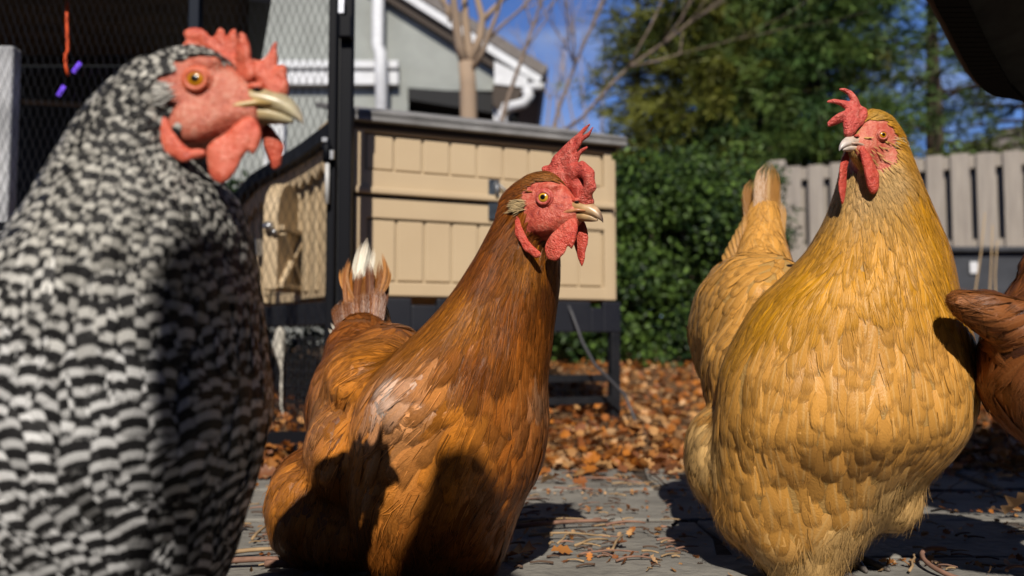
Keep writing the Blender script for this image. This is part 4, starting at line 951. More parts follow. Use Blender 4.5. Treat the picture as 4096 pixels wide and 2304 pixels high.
    # fleshy parts
    def fleshy(name, chains, m, vox=.03, sm=5, disp=.012, label=None):
        el = []
        for ch in chains: el += c3(ch)
        ev, ef = ellipsoids(el); v, f = remesh(ev, ef, vox, sm)
        v = v + disp * np.stack([np.sin(v[:, 2] * 23 + v[:, 0] * 11), np.sin(v[:, 0] * 19 + v[:, 2] * 7), np.sin(v[:, 0] * 27 + v[:, 1] * 13)], 1)
        o = mesh_obj(name, W(v), f, m, root, True)
        if label: o['label'] = label
        return o
    fleshy('comb', cfg['comb'], cfg['m_comb'], .022, cfg.get('comb_sm', 3), .010)
    for s in (-1, 1):
        wt = cfg['wattle_near'] if s == side else cfg['wattle_far']
        fleshy('wattle', [[(p[0], s * p[1], *p[2:]) for p in ch] for ch in wt], cfg['m_wattle'], .02, 9, .006)
        fleshy('earlobe', [[(p[0], s * p[1], *p[2:]) for p in ch] for ch in cfg['lobe']], cfg['m_wattle'], .022, 8, .005)
    # ear tuft
    for s in (-1, 1):
        VV = []; FF = []; UV = []; CC = []; RN = []; tx, ty, tz, tr = cfg['tuft']
        for k in range(260):
            p = Vector((tx + random.gauss(0, tr * .5), s * (ty + random.uniform(-.02, .03)), tz + random.gauss(0, tr * .42)))
            q = p + Vector((-.17 * random.uniform(.6, 1.2), s * .035, -.03 + random.gauss(0, .035)))
            b0 = len(VV); v, f, u, c, r = quill(p, q, .018, (0, s, .2), cfg['tuft_col'], 0, 4, random.random())
            VV += v; FF += [tuple(i + b0 for i in k2) for k2 in f]; UV += u; CC += c; RN += r
        mesh_obj('ear_tuft', W([tuple(v) for v in VV]), FF, cfg['m_tuft'], root, True, {'Col': np.array(CC), 'rnd': np.array(RN), 'bars': np.full(len(VV), 0.0)}, np.array(UV))
    # eyes
    for s in (-1, 1):
        bm = bmesh.new(); bmesh.ops.create_uvsphere(bm, u_segments=28, v_segments=20, radius=1)
        ev = np.array([v.co[:] for v in bm.verts]); ef = [tuple(v.index for v in q.verts) for q in bm.faces]; bm.free()
        ev = ev[:, [0, 2, 1]]; r0 = cfg.get('eye_r', .118)
        rad = np.clip(np.hypot(ev[:, 0], ev[:, 2]) * 1.02, 0, 1); rad = np.where(ev[:, 1] * s > 0, rad, 1)
        tiltx = cfg.get('eye_in', .05)
        yw = math.radians(cfg.get('eye_yaw', 10)) * s; cy_, sy_ = math.cos(yw), math.sin(yw)
        def turn(q): q = np.array(q, float) - np.array([0, s * EY, 0]); return np.stack([q[:, 0] * cy_ + q[:, 1] * sy_, -q[:, 0] * sy_ + q[:, 1] * cy_, q[:, 2]], 1) + np.array([0, s * EY, 0])
        p = turn(ev * r0 * np.array([1, .62, .95]) + np.array([0, s * (EY - .005), 0]))
        mesh_obj('eye', W(p), ef, cfg['m_eye'], root, True, {'rad': rad})
        lid = MB(); ring = [(r0 * 1.08 * math.cos(a), s * (EY + .012), r0 * (1.03 if math.sin(a) < 0 else .90) * math.sin(a)) for a in [2 * math.pi * k / 26 for k in range(27)]]
        lid.tube(ring, [.030 + .012 * max(0, math.sin(2 * math.pi * k / 26)) for k in range(27)], 8, False)
        ring2 = [(r0 * 1.40 * math.cos(a), s * (EY - .022), r0 * 1.30 * math.sin(a)) for a in [2 * math.pi * k / 26 for k in range(27)]]
        lid.tube(ring2, .026, 8, False)
        mesh_obj('eyelid', W(turn(lid.v)), lid.f, cfg['m_lid'], root, True)
    # beak
    def beak(name, secs, cols, low=False):
        rings = []; C = []
        xs = [q[0] for q in secs]
        fine = np.linspace(0, len(secs) - 1, len(secs) * 3)
        for t in fine:
            x, z, hw, hh = [float(np.interp(t, range(len(secs)), [q[k] for q in secs])) for k in range(4)]
            ring = []
            for k in range(20):
                a = 2 * math.pi * k / 20; cy_, sz = math.cos(a), math.sin(a)
                if not low: zz = z + hh * (sz if sz > 0 else sz * .8); yy = hw * cy_ * (1 - .45 * max(0, sz) ** 2)
                else: zz = z + hh * (sz if sz < 0 else sz * .3); yy = hw * cy_
                ring.append((x, yy, zz)); u = (x - .3) / .7
                cc = np.array([np.interp(u, cols[0], [c[i] for c in cols[1]]) for i in range(3)])
                if not low: cc = cc * (1 - .5 * max(0, sz) * cfg.get('ridge', .6)) + np.array(cfg.get('ridge_col', (.12, .10, .09))) * (.5 * max(0, sz) * cfg.get('ridge', .6))
                C.append(cc)
            rings.append(ring)
        v, f = loft(rings)
        return mesh_obj(name, W(v), f, cfg['m_beak'], root, True, {'Col': np.array(C)})
    bk = beak('upper_beak', [(.36, -.12, .18, .16), (.5, -.135, .165, .16), (.64, -.16, .145, .15), (.77, -.195, .115, .135), (.88, -.25, .082, .11), (.95, -.305, .054, .085), (.992, -.36, .028, .052), (1.005, -.405, .01, .02)], cfg['beak_cols'])
    beak('lower_beak', [(.3, -.28, .15, .09), (.5, -.275, .135, .115), (.66, -.285, .11, .11), (.8, -.32, .07, .08), (.89, -.36, .025, .03)], cfg['beak_cols'], True)
    gp_ = MB()
    for s in (-1, 1): gp_.tube([(.16, s * .265, -.30), (.28, s * .235, -.272), (.42, s * .185, -.235), (.56, s * .148, -.205), (.72, s * .11, -.215)], [.012, .034, .04, .034, .012], 8)
    mesh_obj('gape', W(gp_.v), gp_.f, cfg['m_beak'], bk, True, {'Col': np.tile(np.array(cfg['gape_col']), (len(gp_.v), 1))})
    ev, ef = ellipsoids([((.53, s * .125, -.03), (.09, .045, .045)) for s in (-1, 1)]); nb = mesh_obj('nostril_flap', W(ev), ef, cfg['m_wattle'], bk, True)
    ev, ef = ellipsoids([((.555, s * .155, -.062), (.045, .02, .016)) for s in (-1, 1)]); mesh_obj('nostril', W(ev), ef, mat('nostril_dark', (.03, .012, .01), .8), bk, True)
    # legs
    for (a, k_, fz) in cfg.get('legs', []):
        a = Vector(a); k_ = Vector(k_); el = c3([(*a, .013), (*k_, .0075), (k_.x, k_.y + .005, fz + .012, .007)])
        for an in (-.55, 0, .55, math.pi):
            ll = .055 if an != math.pi else .022; dr = Vector((math.sin(an + cfg.get('leg_rot', 0)), -math.cos(an + cfg.get('leg_rot', 0)), 0))
            b_ = Vector((k_.x, k_.y + .005, fz + .009)); el += c3([(*b_, .0065), (*(b_ + dr * ll * .55), .0055), (*(b_ + dr * ll + Vector((0, 0, -.004))), .003)])
        ev, ef = ellipsoids(el); v, f = remesh(ev, ef, .0022, 2); mesh_obj('leg', v, f, cfg['m_leg'], root, True)
    return root
# ------------------------------------------------------------------ the four hens
m_foot = mat('hen_leg', (.10, .085, .075), .6, noise=.4, nscale=200)
m_tuft_w = feather_mat('tuft_white', trans=.2, streak=.15)

# ---- barred hen, close at the left
G1, G2, G3 = (.44, .425, .39), (.56, .55, .53), (.64, .64, .65)
barred = dict(
    label="barred black and white hen nearest the camera, its red face in profile", name='hen', seed=11,
    foot=(-.19, .58, 0), L=.059, fwd=(.985, -.13, 0), side=-1, eye=(785, 318, .50), voxel=.0028,
    rows=[(250, 560, 890, .522, .022), (330, 475, 860, .522, .026), (470, 352, 770, .525, .034), (600, 285, 790, .53, .042), (700, 230, 850, .535, .05), (800, 182, 945, .54, .058), (900, 122, 972, .542, .066), (1000, 62, 995, .545, .074), (1150, -45, 1017, .55, .083), (1300, -130, 1035, .555, .09), (1500, -200, 1058, .56, .095), (1620, -225, 1062, .56, .096), (1750, -225, 1046, .56, .095), (1900, -200, 1006, .565, .09), (2080, -150, 952, .57, .084), (2200, -120, 926, .57, .078), (2304, -80, 882, .575, .07), (2450, 50, 800, .58, .06), (2600, 250, 690, .58, .035)],
    lumps=[(-260, 1500, .66, 560, .11, 560), (-560, 1250, .70, 330, .07, 330)],
    chains=[[(-500, 1250, .7, 260, .06), (-800, 700, .76, 110, .02)]],
    face=(.14, -.24, .56, .62, .25, .0, .05),
    guides=[((560, 330, .50), (-.8, 0, -.7), .020, .0060, G1, .3, 0, 2.2), ((400, 520, .50), (-.5, 0, -.9), .024, .0066, G1, .4, 0, 2.6), ((560, 620, .48), (-.25, 0, -1), .024, .0066, G1, .4, 0, 2.6), ((330, 800, .48), (-.2, 0, -1), .028, .0078, G1, .4, 0, 2.6), ((620, 820, .47), (-.05, 0, -1), .028, .0078, G1, .4, 0, 2.6),
            ((900, 850, .49), (.15, .2, -1), .026, .008, G1, .3, 0, 2.4), ((200, 1050, .48), (-.15, 0, -1), .036, .0115, G2, .3, 0, 2.8), ((560, 1080, .46), (.0, 0, -1), .036, .012, G2, .3, 0, 2.6), ((900, 1100, .48), (.1, .2, -1), .034, .0125, G2, .1, 0, 2.5),
            ((50, 1350, .47), (-.15, 0, -1), .042, .0145, G3, .1, 0, 3.8), ((500, 1380, .46), (.12, 0, -1), .042, .0155, G3, 0, 0, 3.6), ((900, 1400, .48), (.1, .1, -1), .040, .016, G3, 0, 0, 3.6),
            ((100, 1750, .47), (.22, 0, -1), .048, .019, G3, 0, 0, 4.2), ((500, 1750, .46), (.30, 0, -1), .048, .020, G3, 0, 0, 4.2), ((900, 1750, .49), (.05, 0, -1), .046, .019, G3, 0, 0, 4.2),
            ((150, 2150, .48), (.4, 0, -.9), .050, .021, G3, 0, 0, 4.5), ((600, 2150, .48), (.4, 0, -.9), .048, .021, G3, 0, 0, 3.6), ((850, 2150, .5), (.05, 0, -1), .045, .019, G3, 0, 0, 4.3),
            ((-250, 1300, .6), (-.7, .2, -.5), .055, .022, G3, 0, 0, 3.5), ((-600, 1200, .7), (-.8, .2, .2), .06, .024, G3, 0, 0, 4)],
    hguides=[((.2, -.15, .42), (-.9, -.1, .2), .20, .085, G1), ((-.2, -.2, .42), (-1, -.1, -.1), .24, .095, G1), ((-.6, -.2, .3), (-.9, 0, -.5), .3, .11, G1), ((-.75, -.3, -.2), (-.6, 0, -.8), .32, .11, G1), ((.2, .15, .42), (-.9, .1, .2), .20, .085, G1), ((-.6, .3, .1), (-.8, 0, -.6), .3, .11, G1), ((.2, 0, -.75), (-.4, 0, -.9), .25, .1, G1), ((-.2, -.3, -.75), (-.5, 0, -.9), .28, .1, G1)],
    sp=.52, lift=.0010, wk=1.15, strands=0,
    tail=[((-420, 1150, .70), (-60 - 60 * k, 930 + 20 * k, .64 + .02 * k), .035, (0.2, -1, 0.1), (.6, .6, .6), .03) for k in range(3)] + [((-650, 1150, .72 + .02 * k), (-900 - 90 * k, 300 + 90 * k, .76 + .02 * k), .045, (.3, -1, .1), (.5, .5, .5), .03) for k in range(6)],
    comb=[[(-.06, 0, .36, .10, .07), (.3, 0, .26, .12, .08), (.56, 0, .10, .13, .085), (.72, 0, -.04, .115, .085)],
          [(.02, -.02, .40, .09, .06), (-.10, -.06, .54, .085, .05), (-.22, -.05, .585, .075, .045)], [(.0, -.02, .42, .08, .05), (-.2, -.04, .47, .09, .045), (-.27, -.04, .46, .06, .04)],
          [(.12, 0, .38, .075, .05), (.09, -.03, .56, .055, .04), (.10, -.03, .60, .04, .035)], [(.22, 0, .36, .075, .05), (.22, -.03, .55, .06, .04), (.24, -.03, .585, .045, .035)], [(.36, -.06, .14, .06, .05), (.38, -.10, .38, .08, .05), (.38, -.10, .50, .055, .04), (.42, -.10, .30, .06, .05)], [(.44, -.08, .22, .07, .05), (.45, -.1, .10, .07, .05)],
          [(.58, 0, .12, .12, .07), (.64, 0, .30, .07, .05), (.70, 0, .45, .028, .03)], [(.72, 0, .12, .085, .07), (.77, 0, .17, .05, .06), (.80, 0, .02, .05, .06)]],
    wattle_near=[[(.48, .15, -.42, .09, .06), (.42, .20, -.56, .13, .06, .14), (.26, .24, -.76, .21, .055, .2), (.24, .24, -.90, .14, .05, .16)], [(.5, .13, -.42, .07, .05), (.58, .17, -.58, .05, .05, .12), (.54, .18, -.68, .04, .04, .08)]],
    wattle_far=[[(.55, .12, -.42, .08, .05), (.62, .18, -.62, .11, .05, .14), (.62, .2, -.74, .07, .05, .1)]],
    lobe=[[(-.37, .35, -.42, .085, .045, .13), (-.30, .36, -.62, .11, .04, .15), (-.10, .33, -.78, .10, .04, .07), (.06, .30, -.74, .05, .04, .05)]],
    tuft=(-.32, .42, -.13, .12), tuft_col=(.52, .51, .49), m_tuft=m_tuft_w,
    m_skin=skin_mat('skin_barred', (.58, .165, .105), (.36, .07, .05), (.05, .05, .05), (.68, .31, .23)), m_feather=feather_mat('barred_feather', barred=True, trans=.06, streak=.2, soft=(1.04, 1.25)),
    m_comb=flesh('comb_barred', (.61, .12, .068), (.42, .055, .035), (.70, .21, .135), .5), m_wattle=flesh('wattle_barred', (.65, .13, .075), (.50, .07, .045), (.72, .21, .14), .5),
    m_lid=flesh('lid_barred', (.62, .14, .07), (.5, .08, .05), (.68, .2, .12), .3), m_eye=eye_mat('eye_barred', (.60, .24, .008), (.42, .18, .01)), m_beak=beak_mat('beak_barred', 0, 0, 0), m_leg=m_foot,
    beak_cols=([0, .25, .6, .85, 1], [(.50, .27, .12), (.50, .36, .17), (.52, .42, .24), (.60, .53, .36), (.50, .42, .32)]), gape_col=(.55, .36, .13), ridge=.75,
    legs=[((-.26, .57, .12), (-.26, .57, .06), 0), ((-.22, .62, .14), (-.22, .62, .06), 0)], eye_r=.098)

# ---- red hen in the middle
RK = (.205, .058, .008)
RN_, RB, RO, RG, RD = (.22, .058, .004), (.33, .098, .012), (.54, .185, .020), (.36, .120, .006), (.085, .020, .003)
red = dict(
    label="reddish brown hen in the middle with a tall folded comb and white tail tip", name='hen', seed=23,
    foot=(-.09, .95, 0), L=.056, hscale=(1.0, 1.12, .0), fwd=(.84, -.54, -.06), side=-1, eye=(2175, 790, .83), voxel=.0028,
    rows=[(740, 2090, 2260, .868, .022), (800, 2035, 2215, .872, .026), (900, 1972, 2222, .877, .032), (1000, 1922, 2236, .882, .036), (1100, 1862, 2240, .888, .042), (1200, 1794, 2228, .894, .05), (1300, 1706, 2214, .90, .06), (1400, 1600, 2202, .905, .07), (1500, 1500, 2188, .91, .078), (1600, 1430, 2192, .915, .084), (1700, 1400, 2196, .92, .086), (1800, 1395, 2180, .925, .086), (1900, 1395, 2152, .93, .084), (2000, 1400, 2096, .935, .08), (2100, 1405, 2058, .94, .072), (2200, 1420, 2028, .945, .062), (2304, 1490, 1972, .95, .045), (2360, 1580, 1900, .95, .02)],
    lumps=[(1500, 1640, 1.04, 268, .12, 330), (1540, 1530, 1.0, 250, .11, 190), (1450, 1440, 1.08, 155, .07, 190), (1560, 1400, 1.03, 140, .07, 110), (1290, 2020, 1.02, 222, .09, 258), (1420, 1800, .97, 200, .07, 240), (1400, 2120, .98, 210, .06, 170), (1700, 1640, .875, 235, .05, 150)],
    chains=[[(1450, 1420, 1.10, 150, .05), (1455, 1250, 1.14, 95, .03), (1462, 1120, 1.16, 40, .012)]],
    face=(.10, -.25, .66, .68, .30, .0, .05),
    guides=[((2050, 850, .84), (-.5, .1, -.9), .030, .0068, RN_, .9), ((1980, 1000, .85), (-.45, .1, -1), .040, .0072, RN_, 1), ((2130, 1000, .845), (-.1, 0, -1), .036, .0072, RG, 1), ((2210, 1100, .86), (.1, .2, -1), .030, .0072, RD, .8), ((1900, 1180, .86), (-.5, 0, -1), .046, .0078, RG, 1), ((2080, 1200, .85), (-.12, 0, -1), .044, .0082, RN_, .9), ((1780, 1330, .87), (-.75, 0, -.7), .052, .0085, RG, 1), ((1950, 1380, .84), (-.3, 0, -1), .048, .011, RN_, .7), ((2140, 1350, .86), (.05, .1, -1), .040, .012, RB, .5),
            ((1660, 1400, .90), (-.9, .1, -.45), .054, .009, RG, 1), ((1600, 1480, .92), (-.9, .1, -.5), .050, .012, RG, .7), ((1480, 1520, .95), (-.85, .1, -.55), .048, .014, RO, .4),
            ((2060, 1550, .84), (-.1, 0, -1), .042, .020, RB, .1), ((1860, 1580, .83), (-.35, 0, -1), .046, .023, RO, 0), ((1650, 1620, .86), (-.75, 0, -.7), .058, .028, RO, 0), ((1500, 1680, .90), (-.7, 0, -.75), .060, .028, RO, 0), ((2140, 1600, .87), (.1, .1, -1), .038, .018, RB, .1),
            ((1655, 1540, .858), (-.75, 0, -.6), .045, .022, (.9, .82, .76), 0), ((1700, 1650, .85), (-.7, 0, -.7), .05, .022, (.62, .28, .10), 0), ((1380, 1610, .95), (-.4, 0, -.9), .042, .018, (.38, .17, .06), 0), ((2165, 1560, .87), (.1, .1, -1), .036, .014, (.42, .22, .12), 0), ((1565, 1590, .88), (-.75, 0, -.7), .05, .025, RO, 0), ((1640, 1470, .885), (-.85, 0, -.5), .05, .014, RG, .6), ((1690, 1560, .86), (-.75, 0, -.7), .05, .024, RO, 0), ((1720, 1570, .86), (-.7, 0, -.7), .05, .024, RO, 0), ((1540, 1490, .90), (-.85, 0, -.5), .05, .018, RO, .3), ((1900, 1700, .835), (-.45, 0, -1), .05, .026, RO, 0), ((1760, 1500, .86), (-.6, 0, -.8), .05, .024, RO, .1), ((2080, 1800, .86), (-.15, 0, -1), .042, .021, RB, 0), ((1850, 1800, .84), (-.3, 0, -1), .048, .024, RO, 0), ((1600, 1820, .87), (-.6, 0, -.85), .055, .027, RO, 0), ((2140, 1800, .9), (-.1, .1, -1), .04, .019, RB, 0),
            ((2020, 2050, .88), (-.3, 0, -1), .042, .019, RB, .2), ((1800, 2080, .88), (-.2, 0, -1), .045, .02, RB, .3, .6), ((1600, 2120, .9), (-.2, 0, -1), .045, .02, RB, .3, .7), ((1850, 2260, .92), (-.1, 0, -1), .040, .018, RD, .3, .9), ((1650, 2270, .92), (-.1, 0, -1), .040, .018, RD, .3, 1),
            ((1420, 1420, 1.04), (-.35, .2, -.8), .028, .0105, RK, .2), ((1520, 1400, 1.03), (.1, .3, -.8), .026, .0105, RK, .2), ((1450, 1550, .98), (-.5, .1, -.8), .034, .0125, RK, .2), ((1320, 1600, 1.0), (-.35, .2, -.9), .042, .013, RK, .3), ((1280, 1700, 1.0), (-.1, .2, -1), .044, .015, RK, .3), ((1400, 1750, .95), (-.35, 0, -.95), .05, .018, RK, .2),
            ((1460, 1280, 1.09), (.05, 0, 1), .030, .013, RK, .3), ((1460, 1180, 1.13), (0, 0, 1), .034, .012, RO, .5, .6),
            ((1250, 1900, .96), (-.45, .1, -.85), .040, .016, (.40, .14, .018), .3, 1), ((1180, 2020, .97), (-.3, .2, -.95), .040, .016, (.40, .14, .018), .3, 1), ((1330, 2050, .94), (-.2, 0, -1), .042, .016, (.40, .14, .018), .3, 1), ((1280, 2200, .97), (.2, .1, -1), .040, .016, RB, .3, 1), ((1420, 2200, .93), (.1, 0, -1), .04, .018, RB, .3, 1)],
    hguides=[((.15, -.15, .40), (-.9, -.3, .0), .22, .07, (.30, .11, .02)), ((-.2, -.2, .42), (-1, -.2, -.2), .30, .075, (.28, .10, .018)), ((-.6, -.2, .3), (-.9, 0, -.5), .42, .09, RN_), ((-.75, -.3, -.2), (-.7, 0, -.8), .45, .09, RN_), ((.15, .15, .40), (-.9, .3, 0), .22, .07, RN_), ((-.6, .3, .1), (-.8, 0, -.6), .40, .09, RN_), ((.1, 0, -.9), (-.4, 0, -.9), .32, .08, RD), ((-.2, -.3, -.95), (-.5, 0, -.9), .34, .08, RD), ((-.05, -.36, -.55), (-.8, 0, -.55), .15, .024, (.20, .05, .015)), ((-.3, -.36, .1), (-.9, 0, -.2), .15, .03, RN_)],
    sp=.56, lift=.0008, wk=1.0, ey=.01, drp=.08, ssc=.72, jt=.10, strands=(1.2, 5),
    tail=[((1405 + 12 * k, 1250, 1.12 + .004 * k), (1448 + 13 * k + (k % 2) * 8, 950 + 20 * abs(k - 1), 1.165), .011, (.2 - .1 * k, -1, .1), (.66, .61, .50), .03 - .012 * k) for k in range(4)] + [((1415, 1280, 1.12), (1424, 1080, 1.16), .012, (.3, -1, .1), (.64, .58, .48), .02), ((1385, 1380, 1.08), (1312, 1312, 1.09), .005, (.2, -1, .0), (.62, .57, .48), .06), ((1388, 1375, 1.08), (1322, 1290, 1.09), .004, (.2, -1, .0), (.62, .57, .48), .04)]
         + [((1400 + 7 * k, 1290, 1.095), (1395 + 8.5 * k + 16 * math.sin(k * 2.1), 1030 + 90 * abs(math.sin(k * 1.7)), 1.135), .0065 + .003 * (k % 3), (.3 - .03 * k, -1, .1), (.21 + .08 * math.sin(k), .07 + .03 * math.sin(k), .012), .06 - .007 * k) for k in range(18)] + [((1420 - 2 * k, 1200, 1.11), (1402 - 14 * k, 1040 + 12 * k, 1.13), .004, (.3, -1, .1), (.34, .14, .035), .12) for k in range(4)] + [((1510 + 3 * k, 1190, 1.10), (1528 + 10 * k, 1010 + 22 * k, 1.13), .005, (-.2, -1, .1), (.34, .14, .035), -.10) for k in range(4)]
         + [((1385 + 14 * k, 1340, 1.08), (1345 + 22 * k, 1215 - 10 * (k % 2) - 8 * k, 1.10), .017, (.3 - .05 * k, -1, .1), (.15, .045, .008), .05 - .01 * k) for k in range(9)],
    comb=[[(-.15, 0, .46, .11, .07), (.15, 0, .46, .17, .08), (.45, 0, .30, .19, .09), (.62, 0, .05, .16, .10)],
          [(-.1, 0, .50, .12, .06), (.1, -.01, .74, .14, .06), (.32, -.02, .98, .088, .05), (.52, -.02, 1.18, .046, .035), (.67, -.01, 1.33, .018, .02)], [(.15, -.02, .65, .13, .06), (.42, -.05, .93, .078, .05), (.62, -.06, 1.10, .042, .035), (.77, -.06, 1.23, .018, .02)], [(.3, -.03, .6, .1, .05), (.5, -.07, .78, .06, .04), (.67, -.08, .91, .02, .025)],
          [(-.16, 0, .48, .055, .05), (-.2, -.02, .57, .06, .05)],
          [(.35, -.05, .48, .15, .07), (.60, -.11, .52, .14, .07), (.76, -.16, .38, .13, .07), (.79, -.13, .18, .12, .07), (.66, -.06, .03, .13, .09)], [(.60, -.03, .0, .14, .11), (.72, -.02, -.06, .09, .10)]],
    wattle_near=[[(.45, .15, -.42, .09, .05), (.36, .20, -.62, .17, .05, .18), (.22, .24, -.86, .23, .045, .23), (.2, .24, -.94, .19, .04, .18)], [(.5, .13, -.38, .06, .05), (.56, .17, -.58, .05, .05, .13), (.52, .19, -.78, .045, .045, .12)]],
    wattle_far=[[(.5, .15, -.42, .09, .05), (.48, .19, -.66, .17, .045, .18), (.50, .20, -.92, .10, .035, .16), (.53, .2, -1.10, .03, .03, .07)]],
    lobe=[[(-.52, .36, -.32, .06, .04, .09), (-.47, .385, -.58, .075, .035, .15), (-.28, .375, -.86, .075, .035, .12), (-.08, .34, -1.0, .09, .035, .08)]],
    tuft=(-.44, .40, -.14, .11), tuft_col=(.50, .36, .18), m_tuft=m_tuft_w,
    m_skin=skin_mat('skin_red', (.55, .095, .06), (.30, .035, .028), (.16, .06, .02), (.68, .22, .15)), m_feather=feather_mat('red_feather', (.56, .24, .06), .26, .12, .36, .38, streak=.40, trans=.08, var=.75),
    m_comb=flesh('comb_red', (.58, .085, .06), (.40, .042, .035), (.68, .19, .145), .9), m_wattle=flesh('wattle_red', (.61, .08, .05), (.44, .042, .032), (.68, .16, .11), .8),
    m_lid=flesh('lid_red', (.52, .09, .07), (.4, .05, .04), (.62, .18, .14), .4), m_eye=eye_mat('eye_red', (.72, .36, .02), (.60, .34, .06)), m_beak=beak_mat('beak_red', 0, 0, 0), m_leg=m_foot,
    beak_cols=([0, .3, .6, .85, 1], [(.45, .20, .08), (.50, .27, .11), (.56, .36, .18), (.62, .42, .26), (.10, .07, .06)]), gape_col=(.55, .22, .10), ridge=.55, ridge_col=(.25, .13, .08),
    legs=[((-.19, .99, .15), (-.207, .97, .05), 0), ((-.06, .95, .13), (-.06, .95, .055), 0)], eye_r=.108)

